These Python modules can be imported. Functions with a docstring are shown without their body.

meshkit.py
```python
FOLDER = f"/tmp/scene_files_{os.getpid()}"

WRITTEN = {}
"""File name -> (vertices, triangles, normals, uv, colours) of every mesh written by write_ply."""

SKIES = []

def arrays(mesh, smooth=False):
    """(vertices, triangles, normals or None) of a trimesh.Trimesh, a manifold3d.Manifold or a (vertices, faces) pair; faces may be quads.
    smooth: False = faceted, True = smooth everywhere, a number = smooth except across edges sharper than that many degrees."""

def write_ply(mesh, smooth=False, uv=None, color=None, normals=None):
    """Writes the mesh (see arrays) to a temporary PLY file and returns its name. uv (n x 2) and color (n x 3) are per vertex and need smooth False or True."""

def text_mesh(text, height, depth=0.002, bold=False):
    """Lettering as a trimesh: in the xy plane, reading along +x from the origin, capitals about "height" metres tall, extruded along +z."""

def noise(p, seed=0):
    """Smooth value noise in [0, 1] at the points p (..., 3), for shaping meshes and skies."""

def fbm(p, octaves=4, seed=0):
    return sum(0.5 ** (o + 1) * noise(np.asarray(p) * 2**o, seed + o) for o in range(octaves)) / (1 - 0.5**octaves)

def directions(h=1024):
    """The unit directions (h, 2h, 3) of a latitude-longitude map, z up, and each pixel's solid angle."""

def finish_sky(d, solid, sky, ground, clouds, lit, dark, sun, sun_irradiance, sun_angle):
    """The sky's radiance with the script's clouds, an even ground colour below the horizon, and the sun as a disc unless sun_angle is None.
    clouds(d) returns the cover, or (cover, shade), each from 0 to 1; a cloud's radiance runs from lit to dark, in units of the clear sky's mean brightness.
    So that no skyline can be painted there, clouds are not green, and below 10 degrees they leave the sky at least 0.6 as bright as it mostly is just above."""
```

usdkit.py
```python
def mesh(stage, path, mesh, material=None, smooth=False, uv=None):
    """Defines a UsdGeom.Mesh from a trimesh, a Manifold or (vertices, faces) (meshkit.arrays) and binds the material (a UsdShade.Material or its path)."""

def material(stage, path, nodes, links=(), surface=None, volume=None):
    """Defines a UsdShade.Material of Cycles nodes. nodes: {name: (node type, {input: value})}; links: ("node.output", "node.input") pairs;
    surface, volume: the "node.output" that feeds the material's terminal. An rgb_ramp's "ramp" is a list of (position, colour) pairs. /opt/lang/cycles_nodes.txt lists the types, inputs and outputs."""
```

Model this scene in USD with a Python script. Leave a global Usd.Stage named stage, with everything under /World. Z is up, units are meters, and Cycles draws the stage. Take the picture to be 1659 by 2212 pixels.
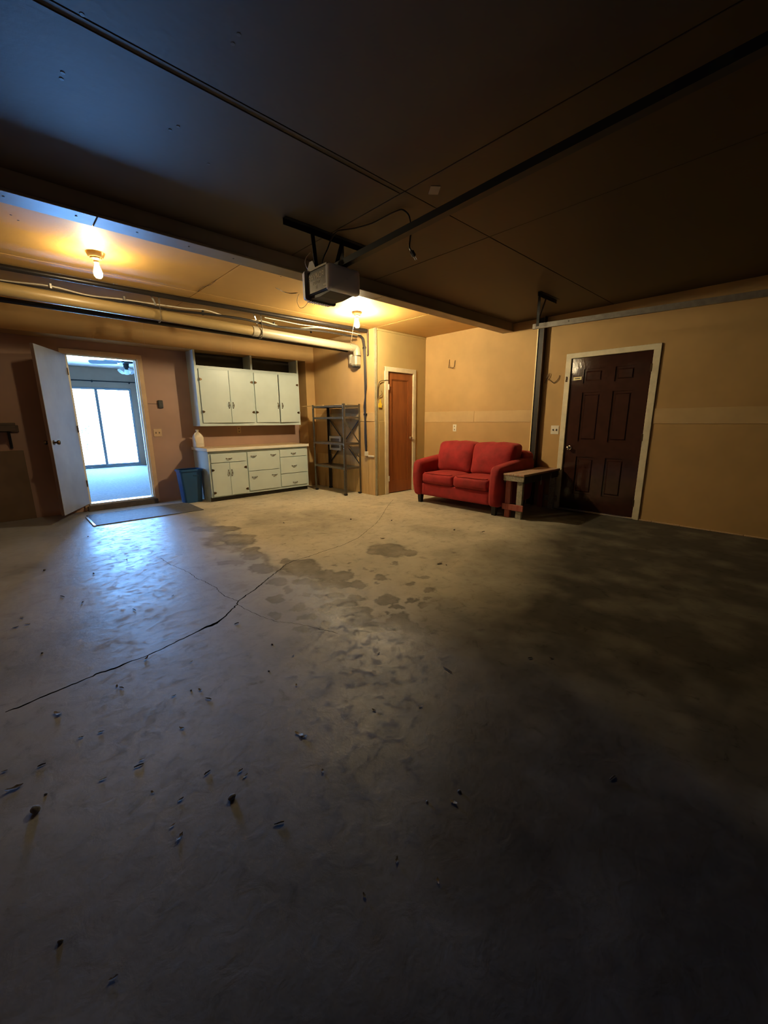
import math, random
import numpy as np, trimesh, shapely
from shapely.geometry import Polygon, LineString, Point, box as sbox
from shapely.ops import unary_union
from scipy.spatial import Delaunay
import usdkit, meshkit
from pxr import Usd, UsdGeom, UsdLux, UsdShade, Gf, Sdf, Vt

random.seed(7)
RNG = np.random.default_rng(7)
stage = Usd.Stage.CreateInMemory()
UsdGeom.SetStageUpAxis(stage, 'Z')
UsdGeom.Xform.Define(stage, '/World')
stage.SetDefaultPrim(stage.GetPrimAtPath('/World'))

# ------------------------------------------------------------------ camera
F, YAW, PITCH, ROLL, CAMH = 870.88, .753547, .223228, -.006316, 1.235
fw = np.array([math.sin(YAW) * math.cos(PITCH), math.cos(YAW) * math.cos(PITCH), -math.sin(PITCH)])
rt = np.array([math.cos(YAW), -math.sin(YAW), 0]); up = np.cross(rt, fw)
R2 = rt * math.cos(ROLL) + up * math.sin(ROLL); U2 = -rt * math.sin(ROLL) + up * math.cos(ROLL)
cam = UsdGeom.Camera.Define(stage, '/World/camera')
cam.CreateHorizontalApertureAttr(36.0)
cam.CreateFocalLengthAttr(36.0 * F / 1659)
cam.CreateClippingRangeAttr(Gf.Vec2f(0.05, 1000))
cam.AddTransformOp().Set(Gf.Matrix4d(*R2, 0, *U2, 0, *(-fw), 0, 0, 0, CAMH, 1))
cam.GetPrim().CreateAttribute('exposure', Sdf.ValueTypeNames.Float).Set(0.0)

# ------------------------------------------------------------------ light
BULB_COLOR, BULB_L, BULB_R = (1.0, .78, .44), 400.0, 2620.0     # the two bare bulbs
DAY_COLOR, DAY = (.14, .42, 1.0), 165.0                            # overcast daylight beyond the glass door
DOME = 5.0
mat = lambda name, nodes, links=(), surface=None, volume=None: usdkit.material(stage, '/World/Looks/' + name, nodes, links, surface, volume)
UsdGeom.Scope.Define(stage, '/World/Looks')
dome = UsdLux.DomeLight.Define(stage, '/World/sky')
dome.CreateIntensityAttr(DOME); dome.CreateColorAttr(Gf.Vec3f(.55, .78, 1.0))
day = UsdLux.RectLight.Define(stage, '/World/daylight')
day.CreateWidthAttr(3.4); day.CreateHeightAttr(2.5)
day.CreateIntensityAttr(DAY); day.CreateColorAttr(Gf.Vec3f(*DAY_COLOR)); day.CreateNormalizeAttr(False)
side = UsdLux.RectLight.Define(stage, '/World/daylight_side')
side.CreateWidthAttr(2.0); side.CreateHeightAttr(1.5); side.CreateIntensityAttr(DAY * .20); side.CreateColorAttr(Gf.Vec3f(*DAY_COLOR)); side.CreateNormalizeAttr(False)
side.AddTranslateOp().Set(Gf.Vec3d(-2.5, 8.35, 1.6)); side.AddRotateXYZOp().Set(Gf.Vec3f(0, -90, 0))   # faces +X: in through the next room's side window
day.AddTranslateOp().Set(Gf.Vec3d(1.9, 13.9, 1.3)); day.AddRotateXYZOp().Set(Gf.Vec3f(-90, 0, 0))   # faces -Y: in through the glass

# ------------------------------------------------------------------ materials
LOOKS = {}
def pm(name, color, rough=.5, metal=0., var=.12, scale=6., bump=0., bscale=60., color2=None, stretch=(1, 1, 1), detail=4, **kw):
    """principled paint/metal/plastic with a little mottling and fine relief"""
    c = np.array(color, float)
    a, b = (c * (1 - var), np.clip(c * (1 + var), 0, 1)) if color2 is None else (c, np.array(color2, float))
    nodes = {'g': ('texture_coordinate', {}), 'm': ('mapping', {'scale': stretch}),
             'n': ('noise_texture', {'scale': scale, 'detail': detail, 'roughness': .6}),
             'r': ('rgb_ramp', {'ramp': [(.3, tuple(a)), (.7, tuple(b))]}),
             'p': ('principled_bsdf', dict(roughness=rough, metallic=metal, **kw))}
    links = [('g.object', 'm.vector'), ('m.vector', 'n.vector'), ('n.fac', 'r.fac'), ('r.color', 'p.base_color')]
    if bump:
        nodes['bn'] = ('noise_texture', {'scale': bscale, 'detail': 3})
        nodes['bp'] = ('bump', {'strength': bump, 'distance': .004})
        links += [('m.vector', 'bn.vector'), ('bn.fac', 'bp.height'), ('bp.normal', 'p.normal')]
    LOOKS[name] = mat(name, nodes, links, 'p.BSDF')
    return LOOKS[name]

def emis(name, color, strength):
    LOOKS[name] = mat(name, {'e': ('emission', {'color': color, 'strength': strength})}, (), 'e.emission')

pm('drywall', (.45, .285, .115), .75, var=.10, scale=1.6, bump=.15, bscale=45)
pm('drywall_band', (.50, .345, .165), .7, var=.08, scale=3., bump=.1)
pm('door_panel_dark', (.075, .06, .05), .6)
pm('hardboard', (.16, .11, .065), .6, var=.15, scale=4)
pm('drywall_rose', (.37, .235, .18), .75, var=.1, scale=1.6, bump=.15, bscale=45)
pm('ceiling_shaded', (.040, .024, .0105), .6, var=.12, scale=1.1, bump=.15, bscale=35)  # shaded copy of ceiling_paint: the front ceiling's shade put into its colour
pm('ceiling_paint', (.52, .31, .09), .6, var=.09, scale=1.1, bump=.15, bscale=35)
pm('closet_paint', (.44, .33, .14), .65, var=.08, scale=1.8, bump=.1)
pm('cabinet_paint', (.53, .63, .63), .38, var=.05, scale=3., bump=.06, bscale=25)
pm('dark_inside', (.05, .045, .04), .8)
pm('counter_laminate', (.62, .46, .27), .35, var=.18, scale=40, bump=0)
pm('white_edge', (.72, .70, .62), .35, var=.05)
pm('trim_cream', (.66, .60, .44), .45, var=.1, scale=9, bump=.1)
pm('trim_tan', (.52, .36, .22), .5, var=.1, scale=6, bump=.08)
pm('corner_grey', (.30, .27, .17), .5, var=.2, scale=14)
pm('door_wood', (.20, .058, .016), .30, color2=(.31, .098, .028), scale=2.6, stretch=(4, 4, .6), bump=.06, bscale=12, detail=6)
pm('door_brown', (.036, .014, .011), .10, var=.15, bump=.24, bscale=20)
pm('door_grey', (.21, .225, .26), .42, var=.14, scale=3, bump=.08, bscale=20)
pm('door_edge', (.10, .055, .04), .6)
pm('wood_raw', (.50, .33, .13), .6, color2=(.66, .46, .22), scale=3, stretch=(6, 6, .6), bump=.1, bscale=20, detail=5)
pm('wood_dark', (.05, .033, .022), .6, color2=(.10, .065, .042), scale=4, stretch=(.6, 6, 6), bump=.1)
pm('beam_paint', (.27, .21, .145), .5, var=.15, scale=3, bump=.12, bscale=30)
pm('bench_grey', (.20, .19, .155), .7, color2=(.38, .35, .28), scale=9, stretch=(.6, 6, 6), bump=.3, bscale=40, detail=6)
pm('bench_red', (.26, .045, .035), .65, color2=(.36, .12, .09), scale=10, stretch=(6, 6, .8), bump=.25, bscale=40)
pm('bench_top', (.42, .38, .28), .65, color2=(.40, .17, .12), scale=5, stretch=(.5, 5, 5), bump=.3, bscale=40, detail=6)
pm('bench_dark', (.035, .032, .03), .7, var=.3, scale=9)
pm('red_fabric', (.275, .010, .015), .85, var=.28, scale=7, bump=.25, bscale=260, sheen_weight=.35, sheen_tint=(1, .25, .2))
pm('black_wood', (.012, .011, .012), .4)
pm('black_metal', (.03, .03, .032), .42, metal=.6, var=.2)
pm('rail_steel', (.016, .016, .017), .55, metal=.3, var=.2)
pm('shelf_steel', (.12, .105, .09), .42, metal=.65, var=.2, scale=12)
pm('galvanised', (.38, .36, .33), .42, metal=.85, var=.15, scale=18)
pm('chrome', (.75, .74, .72), .18, metal=1., var=.03)
pm('bronze', (.10, .065, .035), .35, metal=.8, var=.2)
pm('brass_old', (.45, .30, .12), .35, metal=.7, var=.2)
pm('pvc_cream', (.31, .22, .095), .35, var=.06, scale=4)
pm('pvc_white', (.32, .28, .20), .35, var=.04)
pm('pipe_dark', (.025, .021, .02), .3, metal=.4, var=.2)
pm('cable_white', (.60, .52, .40), .45, var=.1)
pm('cable_black', (.018, .015, .014), .4)
pm('rust_brown', (.07, .045, .03), .6, metal=.3, var=.3, scale=20)
pm('plastic_white', (.70, .66, .55), .35, var=.04)
pm('plastic_dark', (.03, .032, .036), .4, var=.1)
pm('opener_grey', (.045, .047, .05), .5, metal=.2)
pm('opener_label', (.15, .12, .085), .4, var=.25, scale=12)
pm('ink_light', (.62, .55, .40), .5, var=.02)
pm('lens_white', (.84, .80, .72), .4, var=.04, subsurface_weight=.1)
pm('blue_plastic', (.010, .070, .20), .42, var=.08, scale=4, bump=.05)
pm('jug_plastic', (.78, .72, .60), .4, var=.05, transmission_weight=.25)
pm('yellow_tag', (.85, .60, .04), .4)
pm('mat_grey', (.10, .105, .115), .8, var=.2, scale=30, bump=.5, bscale=120)
pm('mat_edge', (.55, .55, .55), .35, metal=.5)
pm('step_dark', (.06, .05, .045), .7, var=.3, scale=12)
pm('room_paint', (.36, .27, .20), .6, var=.04)
pm('carpet', (.115, .098, .085), .95, var=.35, scale=28, bump=.8, bscale=160)
pm('frame_grey', (.22, .25, .28), .4, metal=.3)
pm('fan_dark', (.012, .015, .017), .75, var=.15)
pm('frost_glass', (.80, .84, .86), .4, transmission_weight=.3)
pm('leaf_brown', (.045, .032, .024), .7, var=.4, scale=40)
pm('leaf_pale', (.17, .135, .09), .7, var=.3, scale=40)
pm('stone_grey', (.10, .095, .09), .95, var=.3, scale=50, bump=.3)
pm('patio', (.45, .45, .43), .8, var=.1)
pm('shrub_leaf', (.20, .24, .14), .6, var=.3)
pm('cream_label', (.85, .74, .40), .35, var=.03)
pm('crack_dirt', (.03, .026, .022), .9, var=.3, scale=40)
pm('gypsum_patch', (.30, .27, .23), .7, var=.15)
pm('screw_dark', (.05, .045, .04), .5)
pm('panel_grey', (.26, .22, .17), .5)
emis('bulb_left_glow', BULB_COLOR, BULB_L)
emis('bulb_right_glow', (1.0, .80, .46), BULB_R)
LOOKS['glass'] = mat('glass', {'t': ('transparent_bsdf', {'color': (.97, .98, .98)}), 'g': ('glossy_bsdf', {'roughness': .02, 'color': (1, 1, 1)}),
                               'f': ('fresnel', {'IOR': 1.45}), 'x': ('mix_closure', {})},
                     [('f.fac', 'x.fac'), ('t.BSDF', 'x.closure1'), ('g.BSDF', 'x.closure2')], 'x.closure')
# concrete: mottled grey-tan, smoother worn path, stains and painted light falloff carried per vertex of the slab
LOOKS['concrete'] = mat('concrete', {
    'g': ('geometry', {}),
    'n1': ('noise_texture', {'scale': .9, 'detail': 6, 'roughness': .62, 'distortion': .4}),
    'n2': ('noise_texture', {'scale': 11., 'detail': 7, 'roughness': .68, 'distortion': .6}),
    'n3': ('noise_texture', {'scale': 90., 'detail': 3}),
    'r1': ('rgb_ramp', {'ramp': [(.30, (.40, .375, .30)), (.52, (.54, .505, .40)), (.72, (.62, .58, .46))]}),
    'r2': ('rgb_ramp', {'ramp': [(.30, (.42, .41, .40)), (.41, (.86, .85, .84)), (.55, (1, 1, 1)), (.8, (1, 1, 1))]}),
    'as': ('attribute', {'attribute': 'sealed'}),
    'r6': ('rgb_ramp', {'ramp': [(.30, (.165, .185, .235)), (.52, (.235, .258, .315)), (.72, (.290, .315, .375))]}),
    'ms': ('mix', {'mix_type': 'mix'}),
    'm1': ('mix', {'mix_type': 'multiply', 'fac': .75}),
    'a': ('attribute', {'attribute': 'stain'}),
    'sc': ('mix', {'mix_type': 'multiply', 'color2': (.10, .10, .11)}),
    'n4': ('noise_texture', {'scale': 3.2, 'detail': 5, 'roughness': .6, 'distortion': .8}),
    'rr': ('map_range', {'from_min': .3, 'from_max': .7, 'to_min': .42, 'to_max': .60, 'clamp': True}),
    'n5': ('noise_texture', {'scale': 16., 'detail': 4, 'roughness': .55, 'distortion': .5}),
    'r5': ('map_range', {'from_min': .52, 'from_max': .70, 'to_min': 0., 'to_max': .22, 'clamp': True}),
    'ra': ('math', {'math_type': 'add'}),
    'b': ('bump', {'strength': .07, 'distance': .003}),
    'b2': ('bump', {'strength': .16, 'distance': .010}),
    'gf': ('math', {'math_type': 'multiply_add', 'value2': 1.0, 'value3': .16}), 'd': ('diffuse_bsdf', {'roughness': .15}), 'gl': ('glossy_bsdf', {'color': (.9, .9, .9), 'distribution': 'ggx'}),
    'fr': ('fresnel', {'IOR': 1.35}), 'fm': ('math', {'math_type': 'multiply_add', 'value3': .010}), 'p': ('mix_closure', {})},
    [('g.position', 'n1.vector'), ('g.position', 'n2.vector'), ('g.position', 'n3.vector'), ('g.position', 'n4.vector'), ('g.position', 'n5.vector'),
     ('n1.fac', 'r1.fac'), ('n2.fac', 'r2.fac'), ('n1.fac', 'r6.fac'), ('r1.color', 'ms.color1'), ('r6.color', 'ms.color2'), ('as.fac', 'ms.fac'), ('ms.color', 'm1.color1'), ('r2.color', 'm1.color2'),
     ('m1.color', 'sc.color1'), ('a.fac', 'sc.fac'), ('sc.color', 'd.color'), ('fr.fac', 'fm.value1'), ('as.fac', 'gf.value1'), ('gf.value', 'fm.value2'), ('fm.value', 'p.fac'), ('d.BSDF', 'p.closure1'), ('gl.BSDF', 'p.closure2'),
     ('n4.fac', 'rr.value'), ('n5.fac', 'r5.value'), ('rr.result', 'ra.value1'), ('r5.result', 'ra.value2'), ('ra.value', 'gl.roughness'),
     ('n3.fac', 'b.height'), ('n5.fac', 'b2.height'), ('b2.normal', 'b.normal'), ('b.normal', 'd.normal'), ('b.normal', 'gl.normal')], 'p.closure')

# ------------------------------------------------------------------ naming and object helpers
USED, OFF = {}, {}
def numbered(parent, name):
    k = parent + '/' + name
    n = USED.get(k, -1) + 1
    USED[k] = n
    return k if n == 0 else f'{k}_{n:03d}'

def tag(prim, label=None, cat=None, group=None, kind=None):
    for k, v in (('label', label), ('category', cat), ('group', group), ('kind', kind)):
        if v:
            prim.SetCustomDataByKey(k, v)
    return prim

def thing(name, label, cat, loc=(0, 0, 0), group=None, kind=None):
    """an Xform at the thing's base; its parts are given in room coordinates"""
    path = numbered('/World', name)
    x = UsdGeom.Xform.Define(stage, path)
    x.AddTranslateOp().Set(Gf.Vec3d(*map(float, loc)))
    OFF[path] = np.array(loc, float)
    return tag(x.GetPrim(), label, cat, group, kind)

def cat(ms):
    return ms if not isinstance(ms, (list, tuple)) else trimesh.util.concatenate(ms)

def part(parent, name, ms, m, smooth=False, label=None, kind=None):
    base = str(parent.GetPath())
    root = '/'.join(base.split('/')[:3])
    g = cat(ms).copy()
    g.apply_translation(-OFF[root])
    p = usdkit.mesh(stage, numbered(base, name), g, LOOKS[m], smooth).GetPrim()
    if label:
        p.SetCustomDataByKey('label', label)
    if kind:
        p.SetCustomDataByKey('kind', kind)
    return p

def single(name, ms, m, label, catg, group=None, smooth=False, kind=None):
    """a thing that is one mesh, its origin at its base"""
    g = cat(ms).copy()
    b = g.bounds
    loc = np.array([*(b[0] + b[1])[:2] / 2, b[0][2]])
    g.apply_translation(-loc)
    path = numbered('/World', name)
    me = usdkit.mesh(stage, path, g, LOOKS[m], smooth)
    me.AddTranslateOp().Set(Gf.Vec3d(*map(float, loc)))
    OFF[path] = loc
    return tag(me.GetPrim(), label, catg, group, kind)

def copy_of(prim, loc, rotz=0, label=None, group=None):
    was = prim.GetCustomData()
    path = numbered('/World', prim.GetName())
    x = UsdGeom.Xform.Define(stage, path)
    x.GetPrim().GetReferences().AddInternalReference(prim.GetPath())
    x.ClearXformOpOrder()
    x.AddTranslateOp().Set(Gf.Vec3d(*map(float, loc)))
    if rotz:
        x.AddRotateZOp().Set(float(rotz))
    return tag(x.GetPrim(), label or was.get('label'), was.get('category'), group or was.get('group'))

# ------------------------------------------------------------------ shape helpers
def bx(x0, x1, y0, y1, z0, z1, r=0.):
    lo, hi = np.minimum([x0, y0, z0], [x1, y1, z1]), np.maximum([x0, y0, z0], [x1, y1, z1])
    r = min(r, .45 * (hi - lo).min())
    if r <= 0:
        b = trimesh.creation.box(hi - lo); b.apply_translation((lo + hi) / 2); return b
    pts = []
    for i in range(8):
        c = [(lo, hi)[i >> k & 1][k] for k in range(3)]
        s = [(1, -1)[i >> k & 1] for k in range(3)]
        for k in range(3):
            p = [c[j] + s[j] * (0 if j == k else r) for j in range(3)]
            pts.append(p)
    return trimesh.convex.convex_hull(np.array(pts))

def tube(pts, r, sides=8, closed_caps=True):
    p = np.asarray(pts, float)
    t = np.gradient(p, axis=0); t /= np.linalg.norm(t, axis=1, keepdims=True) + 1e-12
    a = np.zeros_like(p)
    ref = np.array([0, 0, 1.]) if abs(t[0][2]) < .9 else np.array([1., 0, 0])
    prev = np.cross(t[0], ref); prev /= np.linalg.norm(prev)
    for i in range(len(p)):
        prev = prev - t[i] * (prev @ t[i]); prev /= np.linalg.norm(prev) + 1e-12; a[i] = prev
    b = np.cross(t, a)
    ang = np.arange(sides) * 2 * np.pi / sides
    rr = np.broadcast_to(r, (len(p),))
    v = p[:, None] + rr[:, None, None] * (np.cos(ang)[None, :, None] * a[:, None] + np.sin(ang)[None, :, None] * b[:, None])
    n = len(p); f = []
    for i in range(n - 1):
        for j in range(sides):
            k = (j + 1) % sides
            f += [[i * sides + j, i * sides + k, (i + 1) * sides + k], [i * sides + j, (i + 1) * sides + k, (i + 1) * sides + j]]
    v = v.reshape(-1, 3)
    if closed_caps:
        m = len(v); v = np.vstack([v, p[0], p[-1]])
        for j in range(sides):
            k = (j + 1) % sides
            f += [[m, k, j], [m + 1, (n - 1) * sides + j, (n - 1) * sides + k]]
    return trimesh.Trimesh(v, f, process=False)

def curve(pts, n=40):
    """smooth path through the points"""
    from scipy.interpolate import PchipInterpolator
    p = np.asarray(pts, float)
    d = np.r_[0, np.cumsum(np.linalg.norm(np.diff(p, axis=0), axis=1))]
    return PchipInterpolator(d, p)(np.linspace(0, d[-1], n))

def lathe(profile, at, axis='z', flip=1, sections=24):
    m = trimesh.creation.revolve(np.array(profile, float), sections=sections)
    if axis == 'x':
        m.apply_transform(trimesh.transformations.rotation_matrix(flip * math.pi / 2, [0, 1, 0]))
    elif axis == 'y':
        m.apply_transform(trimesh.transformations.rotation_matrix(-flip * math.pi / 2, [1, 0, 0]))
    elif flip < 0:
        m.apply_transform(trimesh.transformations.rotation_matrix(math.pi, [1, 0, 0]))
    m.apply_translation(at)
    return m

def extr(poly, h):
    return trimesh.creation.extrude_polygon(poly, h, engine='earcut')

def frame_to(m, o, u, v, w):
    """mesh in local (u, v, w) to the room"""
    T = np.eye(4); T[:3, 0], T[:3, 1], T[:3, 2], T[:3, 3] = u, v, w, o
    g = cat(m).copy(); g.apply_transform(T)
    if np.linalg.det(T[:3, :3]) < 0:
        g.invert()
    return g

def frustum(u0, u1, v0, v1, w0, w1, inset):
    pts = [(u, v, w0) for u in (u0, u1) for v in (v0, v1)] + [(u, v, w1) for u in (u0 + inset, u1 - inset) for v in (v0 + inset, v1 - inset)]
    return trimesh.convex.convex_hull(np.array(pts))

def softbox(x0, x1, y0, y1, z0, z1, r, puff=(0, 0, 0), n=14):
    """an upholstered block: rounded by r, its faces bulging by puff along x, y, z"""
    lo, hi = np.array([x0, y0, z0]), np.array([x1, y1, z1]); h = (hi - lo) / 2
    m = trimesh.creation.box([2, 2, 2])
    for _ in range(4):
        m = m.subdivide()
    p = np.array(m.vertices) * h
    rr = np.minimum(r, h * .98)
    # denser samples near the edges
    s = np.sign(p) * h * (np.abs(p) / h) ** .8
    q = np.clip(s, -(h - rr), h - rr)
    d = s - q; L = np.linalg.norm(d / rr, axis=1, keepdims=True) + 1e-9
    v = q + d / L
    t = v / h
    for k in range(3):
        o = [j for j in range(3) if j != k]
        bul = np.clip(1 - t[:, o[0]] ** 2, 0, 1) * np.clip(1 - t[:, o[1]] ** 2, 0, 1)
        v[:, k] += t[:, k] * puff[k] * bul
    return trimesh.Trimesh(v + (lo + hi) / 2, m.faces, process=False)

# ------------------------------------------------------------------ the room
XR, XL, YF = 5.662, -1.75, -1.95          # right wall, left wall, front wall (behind the camera)
YB, YS, XC, YC = 6.98, 6.67, 4.484, 4.945  # alcove's back wall, soffit's face, closet's side and front
ZF, ZB, ZBEAM, ZSOF = 2.585, 2.63, 2.473, 2.30
S = 'structure'

# floor: slab with cracks cut through it and stains and painted light falloff held per vertex
CR_MAIN = [(-.165, 2.254), (-.092, 2.256), (-.059, 2.268), (.017, 2.278), (.099, 2.291), (.196, 2.306), (.254, 2.299), (.309, 2.312), (.384, 2.31), (.48, 2.328), (.587, 2.36), (.701, 2.39), (.75, 2.409), (.822, 2.413), (.921, 2.491), (1.018, 2.578), (1.054, 2.63), (1.138, 2.683), (1.251, 2.748), (1.379, 2.847), (1.507, 2.932), (1.64, 3.033), (1.753, 3.089), (1.928, 3.095), (2.136, 3.131), (2.38, 3.154), (2.675, 3.25), (3.033, 3.467), (3.23, 3.582), (3.478, 3.765), (3.744, 3.986), (4.1, 4.27), (4.45, 4.522)]
CR_LEFT = [(1.048, 2.636), (1.014, 2.776), (1.016, 2.887), (1.029, 2.964), (1.012, 3.156), (.986, 3.261), (.989, 3.435), (.96, 3.638), (.931, 3.763), (.926, 3.955), (.918, 4.034)]
CR_RIGHT = [(1.022, 2.559), (1.041, 2.421), (1.059, 2.291), (1.104, 2.162), (1.156, 2.083), (1.213, 1.987), (1.246, 1.885), (1.292, 1.784)]
def crack_poly(line, w0, seed):
    r = np.random.default_rng(seed)
    L = LineString(line); n = int(L.length / .02)
    pts = np.array([L.interpolate(i / n, normalized=True).coords[0] for i in range(n + 1)])
    pts[1:-1] += r.normal(0, .0028, (n - 1, 2))
    w = w0(np.linspace(0, 1, n + 1), pts) * (0.65 + .7 * r.random(n + 1))
    return unary_union([LineString(pts[i:i + 2]).buffer(max(.0012, (w[i] + w[i + 1]) / 4), quad_segs=2) for i in range(n)])
def w_main(t, p):
    w = .0085 - .0045 * np.clip((p[:, 0] - 1.2) / 2, 0, 1)
    return w + .017 * np.exp(-((p[:, 0] - .775) / .045) ** 2) + .006 * np.exp(-((p[:, 0] - .26) / .06) ** 2)
cracks = unary_union([crack_poly(CR_MAIN, w_main, 1), crack_poly(CR_LEFT, lambda t, p: .0038 + 0 * t, 2), crack_poly(CR_RIGHT, lambda t, p: .0032 + 0 * t, 3)])
STAINS = [(1.736,2.886,.125,-.121,-.111,-.177),(1.756,2.615,.079,-.077,-.076,-.109),(1.875,2.5,.079,-.076,-.064,-.083),(1.822,2.263,.056,-.054,-.058,-.071),(1.724,2.389,.075,-.072,-.051,-.069),(1.612,2.467,.056,-.054,-.043,-.064),(1.561,2.608,.051,-.049,-.038,-.061),(1.385,2.542,.03,-.029,-.029,-.05),(1.303,2.238,.035,-.034,-.035,-.057),(1.271,2.079,.029,-.028,-.023,-.036),(1.158,1.964,.027,-.026,-.02,-.032),(1.426,2.074,.048,-.047,-.056,-.078),(1.547,2.073,.067,-.064,-.051,-.067),(1.467,1.945,.042,-.041,-.034,-.044),(1.531,1.863,.057,-.055,-.067,-.079),(1.453,1.814,.035,-.034,-.027,-.033),(1.3,1.922,.035,-.034,-.029,-.041),(1.671,2.104,.046,-.044,-.028,-.034),(1.59,2.235,.047,-.045,-.031,-.043),(1.52,2.302,.023,-.023,-.022,-.032),(1.454,2.377,.026,-.025,-.019,-.029),(1.385,1.709,.058,-.056,-.029,-.036),(1.497,1.694,.069,-.067,-.05,-.056),(1.645,1.629,.06,-.058,-.069,-.068),(1.635,1.486,.048,-.046,-.092,-.085),(1.57,1.375,.046,-.044,-.068,-.061),(1.712,1.412,.029,-.028,-.049,-.042),(1.806,1.922,.068,-.066,-.053,-.056),(1.777,1.781,.038,-.037,-.037,-.037),(1.641,1.757,.016,-.015,-.015,-.016),(1.768,1.322,.057,-.055,-.069,-.054),(1.89,1.434,.046,-.044,-.032,-.025),(2.009,1.489,.064,-.061,-.045,-.035),(1.994,1.572,.022,-.021,-.051,-.041),(2.075,1.448,.037,-.036,-.021,-.015),(2.062,1.351,.019,-.018,-.02,-.014),(1.999,1.308,.02,-.019,-.017,-.012),(1.943,1.272,.018,-.017,-.014,-.009),(1.897,1.145,.033,-.032,-.021,-.014),(1.758,.994,.021,-.021,-.015,-.009),(2.078,2.236,.052,-.05,-.044,-.047),(2.162,1.995,.017,-.017,-.022,-.021),(2.306,1.995,.026,-.025,-.025,-.021),(2.165,1.816,.03,-.029,-.043,-.036),(1.942,1.791,.028,-.027,-.031,-.029),(2.03,1.732,.034,-.033,-.025,-.021),(1.945,1.689,.028,-.027,-.023,-.02),(2.601,2.731,.141,-.137,-.147,-.153),(2.683,2.508,.053,-.052,-.071,-.067),(2.381,2.414,.014,-.014,-.055,-.056),(2.011,2.508,.016,-.016,-.016,-.02),(2.085,2.662,.014,-.014,-.014,-.018),(1.977,2.728,.017,-.016,-.013,-.018),(2.126,2.396,.016,-.016,-.017,-.019),(1.975,2.176,.017,-.017,-.015,-.016),(2.119,2.475,.014,-.013,-.014,-.016),(1.621,.962,.015,-.014,-.016,-.01),(1.693,4.713,.216,-.213,-.055,-.144),(1.705,4.103,.143,-.14,-.106,-.239),(1.593,3.563,.072,-.07,-.09,-.188),(1.474,3.115,.086,-.084,-.051,-.101),(1.73,3.111,.068,-.066,-.031,-.054),(1.415,2.746,.053,-.051,-.041,-.074),(1.28,2.465,.048,-.046,-.028,-.051),(1.303,2.24,.036,-.035,-.036,-.059),(1.15,2.247,.031,-.03,-.019,-.035),(1.348,3.44,.09,-.088,-.025,-.059),(.708,1.684,.016,-.015,-.008,-.016)]
FAINT = [(4.167, 1.454, .144, -.141, -.222, -.084), (1.159, 2.868, .045, -.043, -.022, -.051), (1.092, 3.486, .051, -.049, -.024, -.069), (.731, 4.309, .095, -.093, -.013, -.062), (.618, 3.187, .147, -.143, -.017, -.071), (3.0, 4.6, .2, -.2, -.2, -.1)]
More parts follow.
